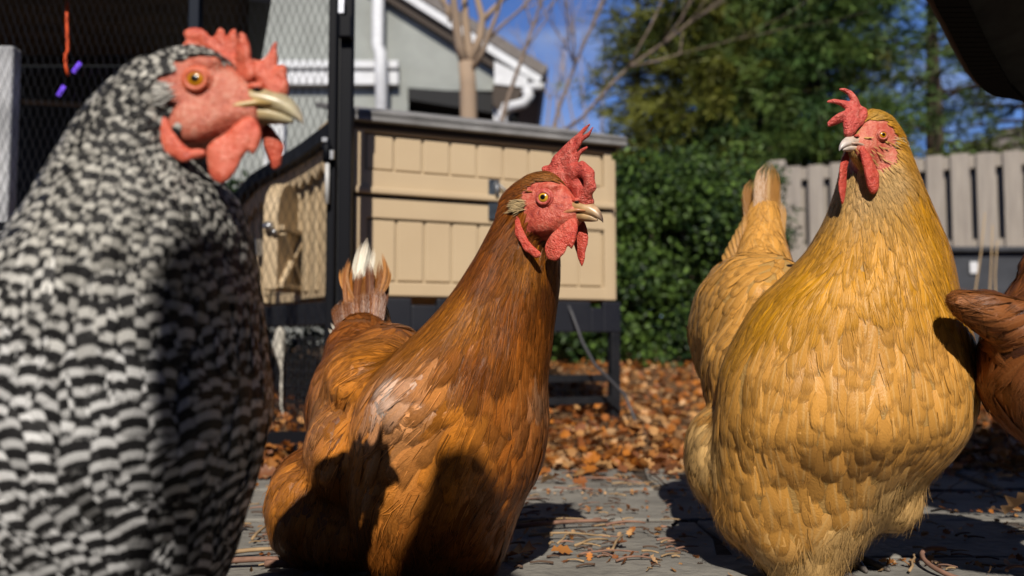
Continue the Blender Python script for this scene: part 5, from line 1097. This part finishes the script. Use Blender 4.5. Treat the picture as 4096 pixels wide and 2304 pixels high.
# ---- buff hen at the right
BN, BB_, BG, BP, BT = (.62, .285, .020), (.64, .31, .064), (.64, .29, .006), (.68, .42, .16), (.55, .26, .055)
buff = dict(
    label="large golden buff hen with its head turned towards the camera", name='hen', seed=37,
    foot=(.36, .95, 0), L=.043, hscale=(1.22, 1.42, .03), fwd=(-.86, -.51, .0), side=1, eye=(3530, 540, .855), voxel=.0028,
    rows=[(470, 3420, 3560, .89, .020), (540, 3400, 3592, .89, .026), (620, 3380, 3628, .892, .032), (700, 3368, 3656, .894, .036), (800, 3340, 3696, .898, .042), (900, 3300, 3738, .904, .048), (1000, 3240, 3776, .91, .058), (1100, 3150, 3794, .915, .072), (1200, 3040, 3806, .92, .086), (1300, 2975, 3836, .925, .098), (1400, 2925, 3862, .93, .105), (1500, 2890, 3872, .93, .112), (1600, 2880, 3864, .93, .116), (1700, 2865, 3845, .93, .114), (1800, 2855, 3790, .94, .102), (1880, 2850, 3720, .945, .088), (2000, 2865, 3600, .95, .076), (2100, 2910, 3500, .955, .066), (2200, 2985, 3410, .96, .056), (2304, 3070, 3350, .96, .044), (2370, 3130, 3300, .96, .026)],
    lumps=[(2995, 1330, 1.10, 232, .14, 330), (3060, 1180, 1.10, 165, .10, 170), (2960, 1500, 1.02, 150, .08, 230), (2850, 1830, 1.0, 108, .06, 200), (2960, 2000, .97, 105, .05, 190), (3555, 1965, .945, 118, .05, 165), (3130, 2040, .938, 180, .052, 240), (2935, 1990, .96, 90, .04, 165)],
    chains=[[(3050, 1180, 1.14, 150, .06), (3050, 980, 1.18, 95, .03), (3060, 830, 1.2, 62, .014)]],
    face=(.08, -.22, .72, .74, .40, .07, .14),
    guides=[((3430, 840, .84), (.0, -.1, -1), .020, .008, BP, .4, .7), ((3480, 950, .85), (0, 0, -1), .030, .0095, BN, .8), ((3640, 800, .87), (.25, .1, -1), .036, .0078, BG, 1), ((3720, 950, .88), (.2, .1, -1), .044, .0085, BG, 1), ((3330, 950, .87), (-.3, .1, -1), .032, .0085, BN, .9), ((3760, 1100, .89), (.1, .1, -1), .048, .0095, BG, 1), ((3260, 1080, .87), (-.5, .1, -.9), .046, .0095, BG, 1), ((3140, 1180, .89), (-.7, .1, -.75), .052, .0105, BG, .9), ((3020, 1280, .91), (-.65, .1, -.8), .052, .0115, BN, .8), ((3250, 1200, .86), (-.3, 0, -1), .046, .012, BN, .7), ((3480, 1100, .84), (0, 0, -1), .038, .0125, BN, .5), ((3650, 1150, .86), (.1, 0, -1), .042, .013, BN, .6),
            ((3480, 1280, .82), (0, 0, -1), .038, .017, BB_, .25), ((3250, 1350, .83), (-.1, 0, -1), .040, .018, BB_, .2), ((3700, 1330, .85), (.12, 0, -1), .038, .017, BB_, .15), ((3820, 1400, .91), (.2, .3, -.9), .038, .017, BB_, .1), ((3070, 1380, .87), (-.35, 0, -1), .042, .018, BB_, .3),
            ((3480, 1530, .81), (0, 0, -1), .038, .0205, BB_, 0), ((3250, 1580, .82), (.0, 0, -1), .038, .0205, BB_, 0), ((3720, 1580, .84), (.05, 0, -1), .036, .019, BB_, 0), ((3030, 1580, .86), (-.1, 0, -1), .042, .02, BB_, 0),
            ((3400, 1780, .83), (.1, .1, -1), .034, .019, BT, 0), ((3650, 1750, .85), (-.05, .1, -1), .034, .018, BB_, .1, .3), ((3150, 1780, .85), (.1, .1, -1), .034, .019, BT, 0), ((2960, 1800, .9), (.0, .1, -1), .038, .021, BB_, 0),
            ((3150, 1950, .86), (.0, 0, -1), .044, .026, BB_, 0), ((3350, 1950, .87), (.1, 0, -1), .038, .023, BB_, 0), ((2980, 2030, .9), (.1, 0, -1), .044, .026, BB_, 0), ((3130, 2090, .88), (.0, 0, -1), .044, .025, BB_, 0), ((3580, 1930, .87), (.05, 0, -1), .036, .02, BP, .3, .8), ((3620, 2060, .89), (-.15, 0, -1), .036, .018, BP, .3, 1), ((3400, 2100, .89), (0, 0, -1), .04, .02, BP, .2, .8), ((3250, 2200, .9), (0, 0, -1), .042, .022, BP, .2, 1), ((3080, 2210, .91), (.1, 0, -1), .042, .022, BP, .2, .8), ((3230, 2300, .91), (0, 0, -1), .04, .02, BP, .2, 1),
            ((2850, 1780, .95), (-.3, .1, -.9), .036, .017, BP, .3, 1), ((2800, 1700, .97), (-.5, .2, -.8), .034, .016, BP, .3, 1), ((2880, 1950, .93), (-.1, .1, -1), .04, .018, BB_, .2, .7), ((2920, 2130, .93), (-.2, .1, -1), .036, .018, BB_, .2, .7),
            ((3080, 1080, 1.03), (-.4, .2, -.7), .028, .014, BB_, .1), ((3180, 1100, 1.02), (.3, .3, -.8), .028, .014, BB_, .1), ((2950, 1180, 1.03), (-.5, .2, -.8), .032, .0165, BB_, 0), ((2860, 1320, 1.02), (-.35, .2, -.9), .036, .018, BB_, 0), ((3000, 1300, .98), (-.4, .1, -.9), .036, .018, BB_, 0), ((2830, 1480, 1.0), (-.1, .2, -1), .042, .018, BT, .2), ((2900, 1560, .97), (.0, .1, -1), .048, .018, BT, .3), ((2960, 1500, .94), (-.2, 0, -1), .048, .018, BB_, .2),
            ((3060, 980, 1.1), (.0, .1, 1), .036, .017, BB_, .1), ((3060, 880, 1.14), (0, .1, 1), .04, .018, BB_, .1)],
    hguides=[((.2, .2, .40), (-.8, .35, .3), .24, .055, (.56, .30, .04)), ((-.1, .25, .42), (-1, .2, .1), .32, .065, (.56, .29, .03)), ((.2, -.15, .42), (-.9, -.1, .3), .22, .06, BN), ((-.6, .3, .1), (-.9, 0, -.6), .42, .085, BG), ((-.6, -.3, .1), (-.9, 0, -.6), .42, .085, BG), ((-.5, .35, -.5), (-.5, 0, -.9), .40, .08, BN), ((.2, 0, -.95), (-.2, 0, -1), .26, .07, BP), ((-.1, .36, -.95), (-.5, 0, -.9), .3, .07, BP), ((-.2, .38, -.5), (-.9, 0, -.45), .17, .028, BP), ((.2, .3, -.4), (-.9, 0, -.4), .13, .026, BP), ((-.3, .38, .15), (-.9, 0, -.1), .16, .03, BN)],
    sp=.62, lift=.0009, wk=1.0, ey=.02, jt=.06, eye_yaw=24, strands=(.6, 4), drp=.10,
    tail=[((3060, 1020, 1.17), (3078, 648, 1.20), .040, (.1, -1, .15), (.36, .17, .045), .0), ((3040, 1020, 1.19), (3012, 718, 1.23), .034, (.5, -1, .1), (.24, .11, .03), .04), ((3030, 1020, 1.21), (2998, 742, 1.25), .030, (.6, -1, .1), (.30, .14, .04), .05)] + [((3078 - 3 * k, 1045, 1.16), (3118 - 9 * k, 800 + 40 * (k % 3), 1.19), .020, (-.3 + .1 * k, -1, .1), (.46, .235, .06), -.05 + .012 * k) for k in (0, 3)] + [((3030 - 9 * k, 1060 + 8 * k, 1.16), (2995 - 15 * k, 850 + 26 * k, 1.19), .022, (.4, -1, .1), (.47, .24, .062), .06) for k in range(7)],
    comb=[[(.18, .02, .60, .16, .12), (.46, .02, .52, .20, .13), (.62, 0, .28, .18, .12), (.66, 0, .08, .15, .12)],
          [(.36, 0, .70, .17, .09), (.42, -.02, .92, .10, .075), (.48, -.06, 1.05, .075, .06), (.56, -.14, 1.12, .055, .05), (.64, -.22, 1.15, .034, .035)],
          [(.50, -.05, .70, .14, .08), (.68, -.16, .82, .075, .06), (.82, -.26, .86, .058, .05), (.94, -.34, .84, .036, .035)], [(.60, -.05, .48, .17, .1), (.72, -.16, .46, .12, .09), (.82, -.26, .38, .10, .08), (.92, -.34, .30, .075, .06)], [(.22, .10, .52, .13, .08), (.48, .11, .32, .14, .07), (.60, .09, .12, .10, .07)]],
    wattle_near=[[(.42, .18, -.36, .10, .08), (.33, .25, -.66, .16, .10, .2), (.24, .30, -1.02, .23, .11, .26), (.22, .31, -1.22, .18, .10, .2)]],
    wattle_far=[[(.5, .16, -.38, .09, .05), (.60, .22, -.75, .14, .05, .22), (.60, .26, -1.18, .14, .05, .24), (.58, .28, -1.48, .07, .04, .12)]],
    lobe=[[(-.40, .46, -.5, .06, .04, .1), (-.50, .47, -.82, .10, .04, .22), (-.42, .44, -1.06, .08, .04, .1)]],
    tuft=(-.55, .46, -.2, .2), tuft_col=(.66, .50, .28), m_tuft=m_tuft_w,
    m_skin=skin_mat('skin_buff', (.62, .17, .11), (.50, .07, .05), (.45, .26, .08), (.70, .30, .19)), m_feather=feather_mat('buff_feather', (.76, .50, .21), .36, .14, .42, .40, streak=.16, trans=.10, soft=(.96, 1.27), var=.24),
    m_comb=flesh('comb_buff', (.60, .10, .08), (.46, .05, .045), (.68, .19, .15), .9, 700), m_wattle=flesh('wattle_buff', (.62, .09, .06), (.5, .05, .04), (.68, .16, .11), .8, 900),
    m_lid=flesh('lid_buff', (.6, .17, .12), (.5, .1, .07), (.68, .28, .2), .4), m_eye=eye_mat('eye_buff', (.62, .27, .004), (.5, .22, .01)), m_beak=beak_mat('beak_buff', 0, 0, 0), m_leg=m_foot,
    beak_cols=([0, .3, .55, .85, 1], [(.62, .32, .20), (.66, .46, .34), (.66, .54, .46), (.66, .58, .54), (.5, .46, .46)]), gape_col=(.62, .40, .30), ridge=.25, ridge_col=(.5, .3, .2),
    legs=[((.345, .96, .09), (.352, .96, .045), 0), ((.40, 1.02, .14), (.40, 1.03, .06), 0)], eye_r=.098)

# ---- dark brown hen cut by the right frame edge, rump and tail turned to us
KB = (.20, .065, .018); KD = (.12, .038, .012); KO = (.32, .11, .028)
brown = dict(
    label="dark brown hen cut off by the right frame edge, in front of the golden hen", name='hen', seed=51,
    foot=(.55, .84, 0), L=.055, fwd=(.8, .5, -.5), side=-1, eye=(4760, 1250, 0.810), voxel=.0036,
    rows=[(1000, 4205, 4455, 0.830, .03), (1100, 4115, 4555, 0.830, .055), (1250, 4015, 4655, 0.830, .075), (1400, 3955, 4705, 0.830, .085), (1550, 3950, 4705, 0.830, .085), (1680, 4015, 4655, 0.830, .075), (1780, 4135, 4555, 0.830, .05), (1830, 4255, 4455, 0.830, .02)],
    lumps=[(4305, 1150, 0.850, 200, .06, 260), (4555, 1200, 0.850, 260, .07, 260), (4305, 1700, 0.840, 200, .05, 200)],
    chains=[[(4115, 1330, 0.820, 115, .035), (3955, 1250, 0.810, 85, .024), (3855, 1215, 0.805, 52, .014), (3815, 1195, .80, 26, .008)]],
    face=(.12, -.22, .6, .55, .26, 0, .05),
    guides=[((4015, 1290, 0.780), (-.9, 0, .25), .055, .010, KO, .9), ((3875, 1215, .79), (-.9, 0, .25), .045, .008, KO, 1), ((3955, 1330, .79), (-.9, 0, .1), .05, .009, KB, .9), ((4135, 1150, 0.770), (-.3, 0, -.9), .05, .016, KD, .6), ((3985, 1500, 0.760), (-.2, 0, -1), .045, .018, KB, .3), ((4105, 1450, 0.750), (-.35, 0, -.9), .05, .02, KB, .4), ((4105, 1680, 0.770), (0, 0, -1), .04, .018, KO, .3, 1), ((4355, 1400, 0.750), (-.6, 0, -.5), .05, .02, KD, .3), ((4355, 1700, 0.770), (0, 0, -1), .04, .018, KB, .3, 1)],
    hguides=[((.15, -.15, .40), (-.9, -.3, .0), .22, .09, KB), ((-.6, -.2, .3), (-.9, 0, -.5), .42, .12, KB), ((-.6, .3, .1), (-.8, 0, -.6), .40, .12, KB), ((.1, 0, -0.810), (-.4, 0, -.9), .32, .12, KD)],
    sp=0.750, lift=.0016, wk=1.15,
    comb=[[(.0, 0, .4, .1, .07), (.5, 0, .2, .1, .07)], [(.2, 0, .4, .08, .05), (.2, 0, .6, .04, .04)]],
    wattle_near=[[(.44, .15, -.42, .09, .05), (.30, .22, -0.840, .16, .05, .16)]], wattle_far=[[(.44, .15, -.42, .09, .05), (.30, .22, -0.840, .16, .05, .16)]], lobe=[[(-.4, .35, -.45, .06, .04, .1), (-.3, .36, -.6, .06, .04, .08)]],
    tuft=(-.34, .39, -.13, .13), tuft_col=(.3, .2, .1), m_tuft=m_tuft_w,
    m_skin=skin_mat('skin_brown', (.56, .085, .05), (.36, .04, .03), (.06, .02, .01), (0.750, .16, .10)), m_feather=feather_mat('brown_feather', (.35, .16, .06), .2, .2, .45, .4, streak=.3, trans=.08),
    m_comb=MATS.get('x') or flesh('comb_brown'), m_wattle=flesh('wattle_brown'), m_lid=flesh('lid_brown'), m_eye=eye_mat('eye_brown', (.6, .3, .02), (.5, .3, .05)), m_beak=beak_mat('beak_brown', 0, 0, 0), m_leg=m_foot,
    beak_cols=([0, 1], [(.45, .25, .1), (.5, .35, .2)]), gape_col=(.5, .25, .1), legs=[((.56, 0.850, .24), (.565, 0.850, .07), 0), ((.63, 0.850, .24), (.635, 0.850, .07), 0)])

for cfg in (barred, red, buff, brown): make_hen(cfg)
# ------------------------------------------------------------------ fallen leaves and twigs
def oak_leaf(n, L_, rng):
    """one curled oak-like leaf outline in local xy: returns verts (9,3), faces"""
    w = [0, .28, .16, .40, .22, .34, .12, 0]; x = [0, .18, .30, .48, .58, .76, .86, 1.0]
    cu = rng.uniform(-.9, 1.2); tw = rng.uniform(-.6, .6); V = []
    for i, (a, b) in enumerate(zip(x, w)):
        z = cu * .35 * (a - .4) ** 2; up = rng.uniform(.1, .5)
        V += [(a, -b, z + b * up - tw * b * a), (a, 0, z), (a, b, z + b * up + tw * b * a)]
    F = []
    for i in range(len(x) - 1): F += [(3 * i, 3 * i + 3, 3 * i + 4, 3 * i + 1), (3 * i + 1, 3 * i + 4, 3 * i + 5, 3 * i + 2)]
    return np.array(V) * L_, F
LC = [(.42, .17, .045), (.36, .125, .03), (.50, .25, .09), (.27, .09, .025), (.60, .36, .18), (.46, .16, .025), (.52, .28, .11), (.2, .075, .03)]
def litter(name, pts, size, seed, tilt=.6):
    rng = random.Random(seed); VV = []; FF = []; CC = []; b = 0; vars_ = [oak_leaf(0, 1, rng) for _ in range(14)]
    for (x, y, z) in pts:
        v, f = vars_[rng.randrange(14)]; s = size * rng.uniform(.6, 1.35)
        M = np.array(Matrix.Rotation(rng.uniform(0, 6.283), 3, 'Z') @ Matrix.Rotation(rng.gauss(0, tilt), 3, 'X') @ Matrix.Rotation(rng.gauss(0, tilt), 3, 'Y'))
        q = (v * s) @ M.T + np.array([x, y, z]); q[:, 2] += max(0, z + .001 - q[:, 2].min()) * .8
        VV.append(q); FF.append(np.array(f) + b); b += len(v); c = np.array(LC[rng.randrange(len(LC))]) * rng.uniform(.7, 1.2); CC.append(np.tile(c, (len(v), 1)))
    return mesh_obj(name, np.concatenate(VV), np.concatenate(FF), m_dry, None, False, {'Col': np.concatenate(CC)})
rng = random.Random(77); pts = []
for i in range(15000):
    y = 1.80 + 3.4 * rng.random() ** 1.35; x = rng.uniform(-.75, .72) * y * 1.05
    pts.append((x, y, ground_z(y) + rng.uniform(0, .022) * min(1, (y - 1.72) * 4)))
tag(litter('fallen_leaves', pts, .030, 5, .45), kind='stuff')
pts = []
for i in range(420):
    y = 1.80 - abs(rng.gauss(0, .09)); x = rng.uniform(-1.2, 1.3); pts.append((x, y, .004))
tag(litter('leaf_scatter', pts, .034, 6, .3), kind='stuff')
# crumbs of bark and leaf in the joints
pts = []
for i in range(3800):
    y = rng.uniform(.85, 1.75); x = rng.uniform(-.8, 1.2); band = abs(math.sin(y * 21 + math.sin(x * 3) * .6))
    if band < .4 or rng.random() < .12: pts.append((x, y, .003))
tag(litter('leaf_crumbs', pts, .010, 8, .4), kind='stuff')
# single leaves on the slabs
big = [((1655 + 545, 2210), .034, "curled tan leaf on the slab between the red and buff hens"), ((2500, 2185), .04, "flat orange leaf at the edge of the buff hen's shadow"), ((2000, 2235), .036, "orange leaf beside the red hen's lower breast"), ((1985, 2265), .03, "small orange leaf under the red hen's breast edge"), ((2240, 1930), .05, "long brown leaf lying near the middle joint of the patio"), ((3990, 2060), .05, "pale lobed leaf in the shade at the right"), ((1345 - 80, 1880), .04, "yellow leaf behind the red hen's fluff"), ((2660, 1975), .03, "thin reddish leaf left of the buff hen's thigh"), ((2480, 1925), .03, "dull brown leaf right of the patio centre")]
for (px, py), s, lab in big:
    d_ = CAM_H * F_PX / (py - 1350); o = litter('fallen_leaf', [(tx(px, d_), d_, .004)], s, px, .35); o.name = 'fallen_leaf'; tag(o, lab, 'leaf', 'single leaves on the slabs')
# twigs and straws
m_tw = [mat('twig_red', (.24, .13, .09), .8, noise=.4, nscale=40), mat('twig_straw', (.34, .225, .12), .8, noise=.3, nscale=40), mat('twig_dark', (.10, .06, .04), .8)]
def twig(px0, py0, px1, py1, r, m, bend=.01):
    d0, d1 = CAM_H * F_PX / (py0 - 1350), CAM_H * F_PX / (py1 - 1350); a = Vector((tx(px0, d0), d0, .005 + r)); b = Vector((tx(px1, d1), d1, .005 + r)); n = 6; pts = []
    for i in range(n + 1):
        t = i / n; p = a.lerp(b, t); p += Vector((rng.gauss(0, bend * .3), math.sin(t * 3.1) * bend * .8, abs(math.sin(t * 3.1)) * bend * .6)); pts.append(p)
    q = MB(); q.tube(pts, [r * (1 - .4 * i / n) for i in range(n + 1)], 6); return q.build('twig', m, None, True)
TW = [(900, 2225, 1240, 2205, .0042, 1), (860, 2262, 1290, 2255, .0055, 0), (1080, 2272, 1300, 2300, .0065, 0), (930, 2160, 990, 2095, .0025, 1), (1030, 2165, 1105, 2085, .003, 1), (2060, 2120, 2420, 2095, .005, 0), (2050, 2105, 2330, 2085, .003, 1), (2110, 2150, 2390, 2150, .0025, 1), (2420, 2110, 2570, 2100, .003, 0), (2440, 2210, 2490, 2145, .0025, 1), (2230, 2180, 2280, 2140, .002, 1), (2300, 2190, 2420, 2165, .0025, 1), (2680, 2110, 2750, 2095, .003, 2), (2590, 1900, 2660, 1950, .003, 2), (2320, 1920, 2560, 1940, .003, 0), (2060, 1940, 2200, 1925, .003, 0), (2160, 2085, 2210, 2105, .003, 2), (2240, 2080, 2260, 2100, .003, 2), (2310, 2225, 2540, 2215, .002, 0), (3990, 2290, 4080, 2282, .003, 0), (3410, 2270, 3440, 2240, .003, 1), (3620, 2290, 3640, 2215, .0022, 1), (3330, 2280, 3350, 2262, .003, 1), (3900, 1880, 3960, 2010, .002, 2), (3700, 2010, 3900, 1900, .002, 2), (2450, 2250, 2600, 2240, .0022, 0), (2070, 2015, 2190, 2005, .0022, 0)]
for i, t in enumerate(TW):
    o = twig(*t[:4], t[4] * .75, m_tw[t[5]], .003 if t[4] > .004 else .005); tag(o, ["reddish brown twig lying on the flagstones", "dry yellow straw lying on the flagstones", "short dark twig lying on the flagstones"][t[5]], 'twig', ['reddish twigs on the patio', 'straws on the patio', 'dark twigs on the patio'][t[5]])
for i in range(200):
    px = rng.choice([rng.uniform(900, 1250), rng.uniform(2050, 2720), rng.uniform(2050, 2720), rng.uniform(3600, 4096)]); py = rng.uniform(1890, 2280); k = rng.randrange(3)
    L_ = rng.uniform(15, 90); o = twig(px, py, px + L_ * rng.choice((-1, 1)), py + rng.uniform(-12, 12), rng.uniform(.0009, .0018), m_tw[k], .002)
    tag(o, ["fine reddish bit of twig on the flagstones", "fine straw crumb on the flagstones", "fine dark bit of twig on the flagstones"][k], 'twig', ['fine reddish bits on the patio', 'fine straw bits on the patio', 'fine dark bits on the patio'][k])
# curled vine loop at the lower right
q = MB(); q.tube([(tx(3790, .99) + .032 * math.cos(a), .985 + .05 * math.sin(a), .012 + .006 * math.sin(a)) for a in [1.2 + k * .25 for k in range(14)]], .0028, 6); tag(q.build('vine_curl', m_tw[0], None, True), "curled reddish vine on the slab at the lower right", 'vine')
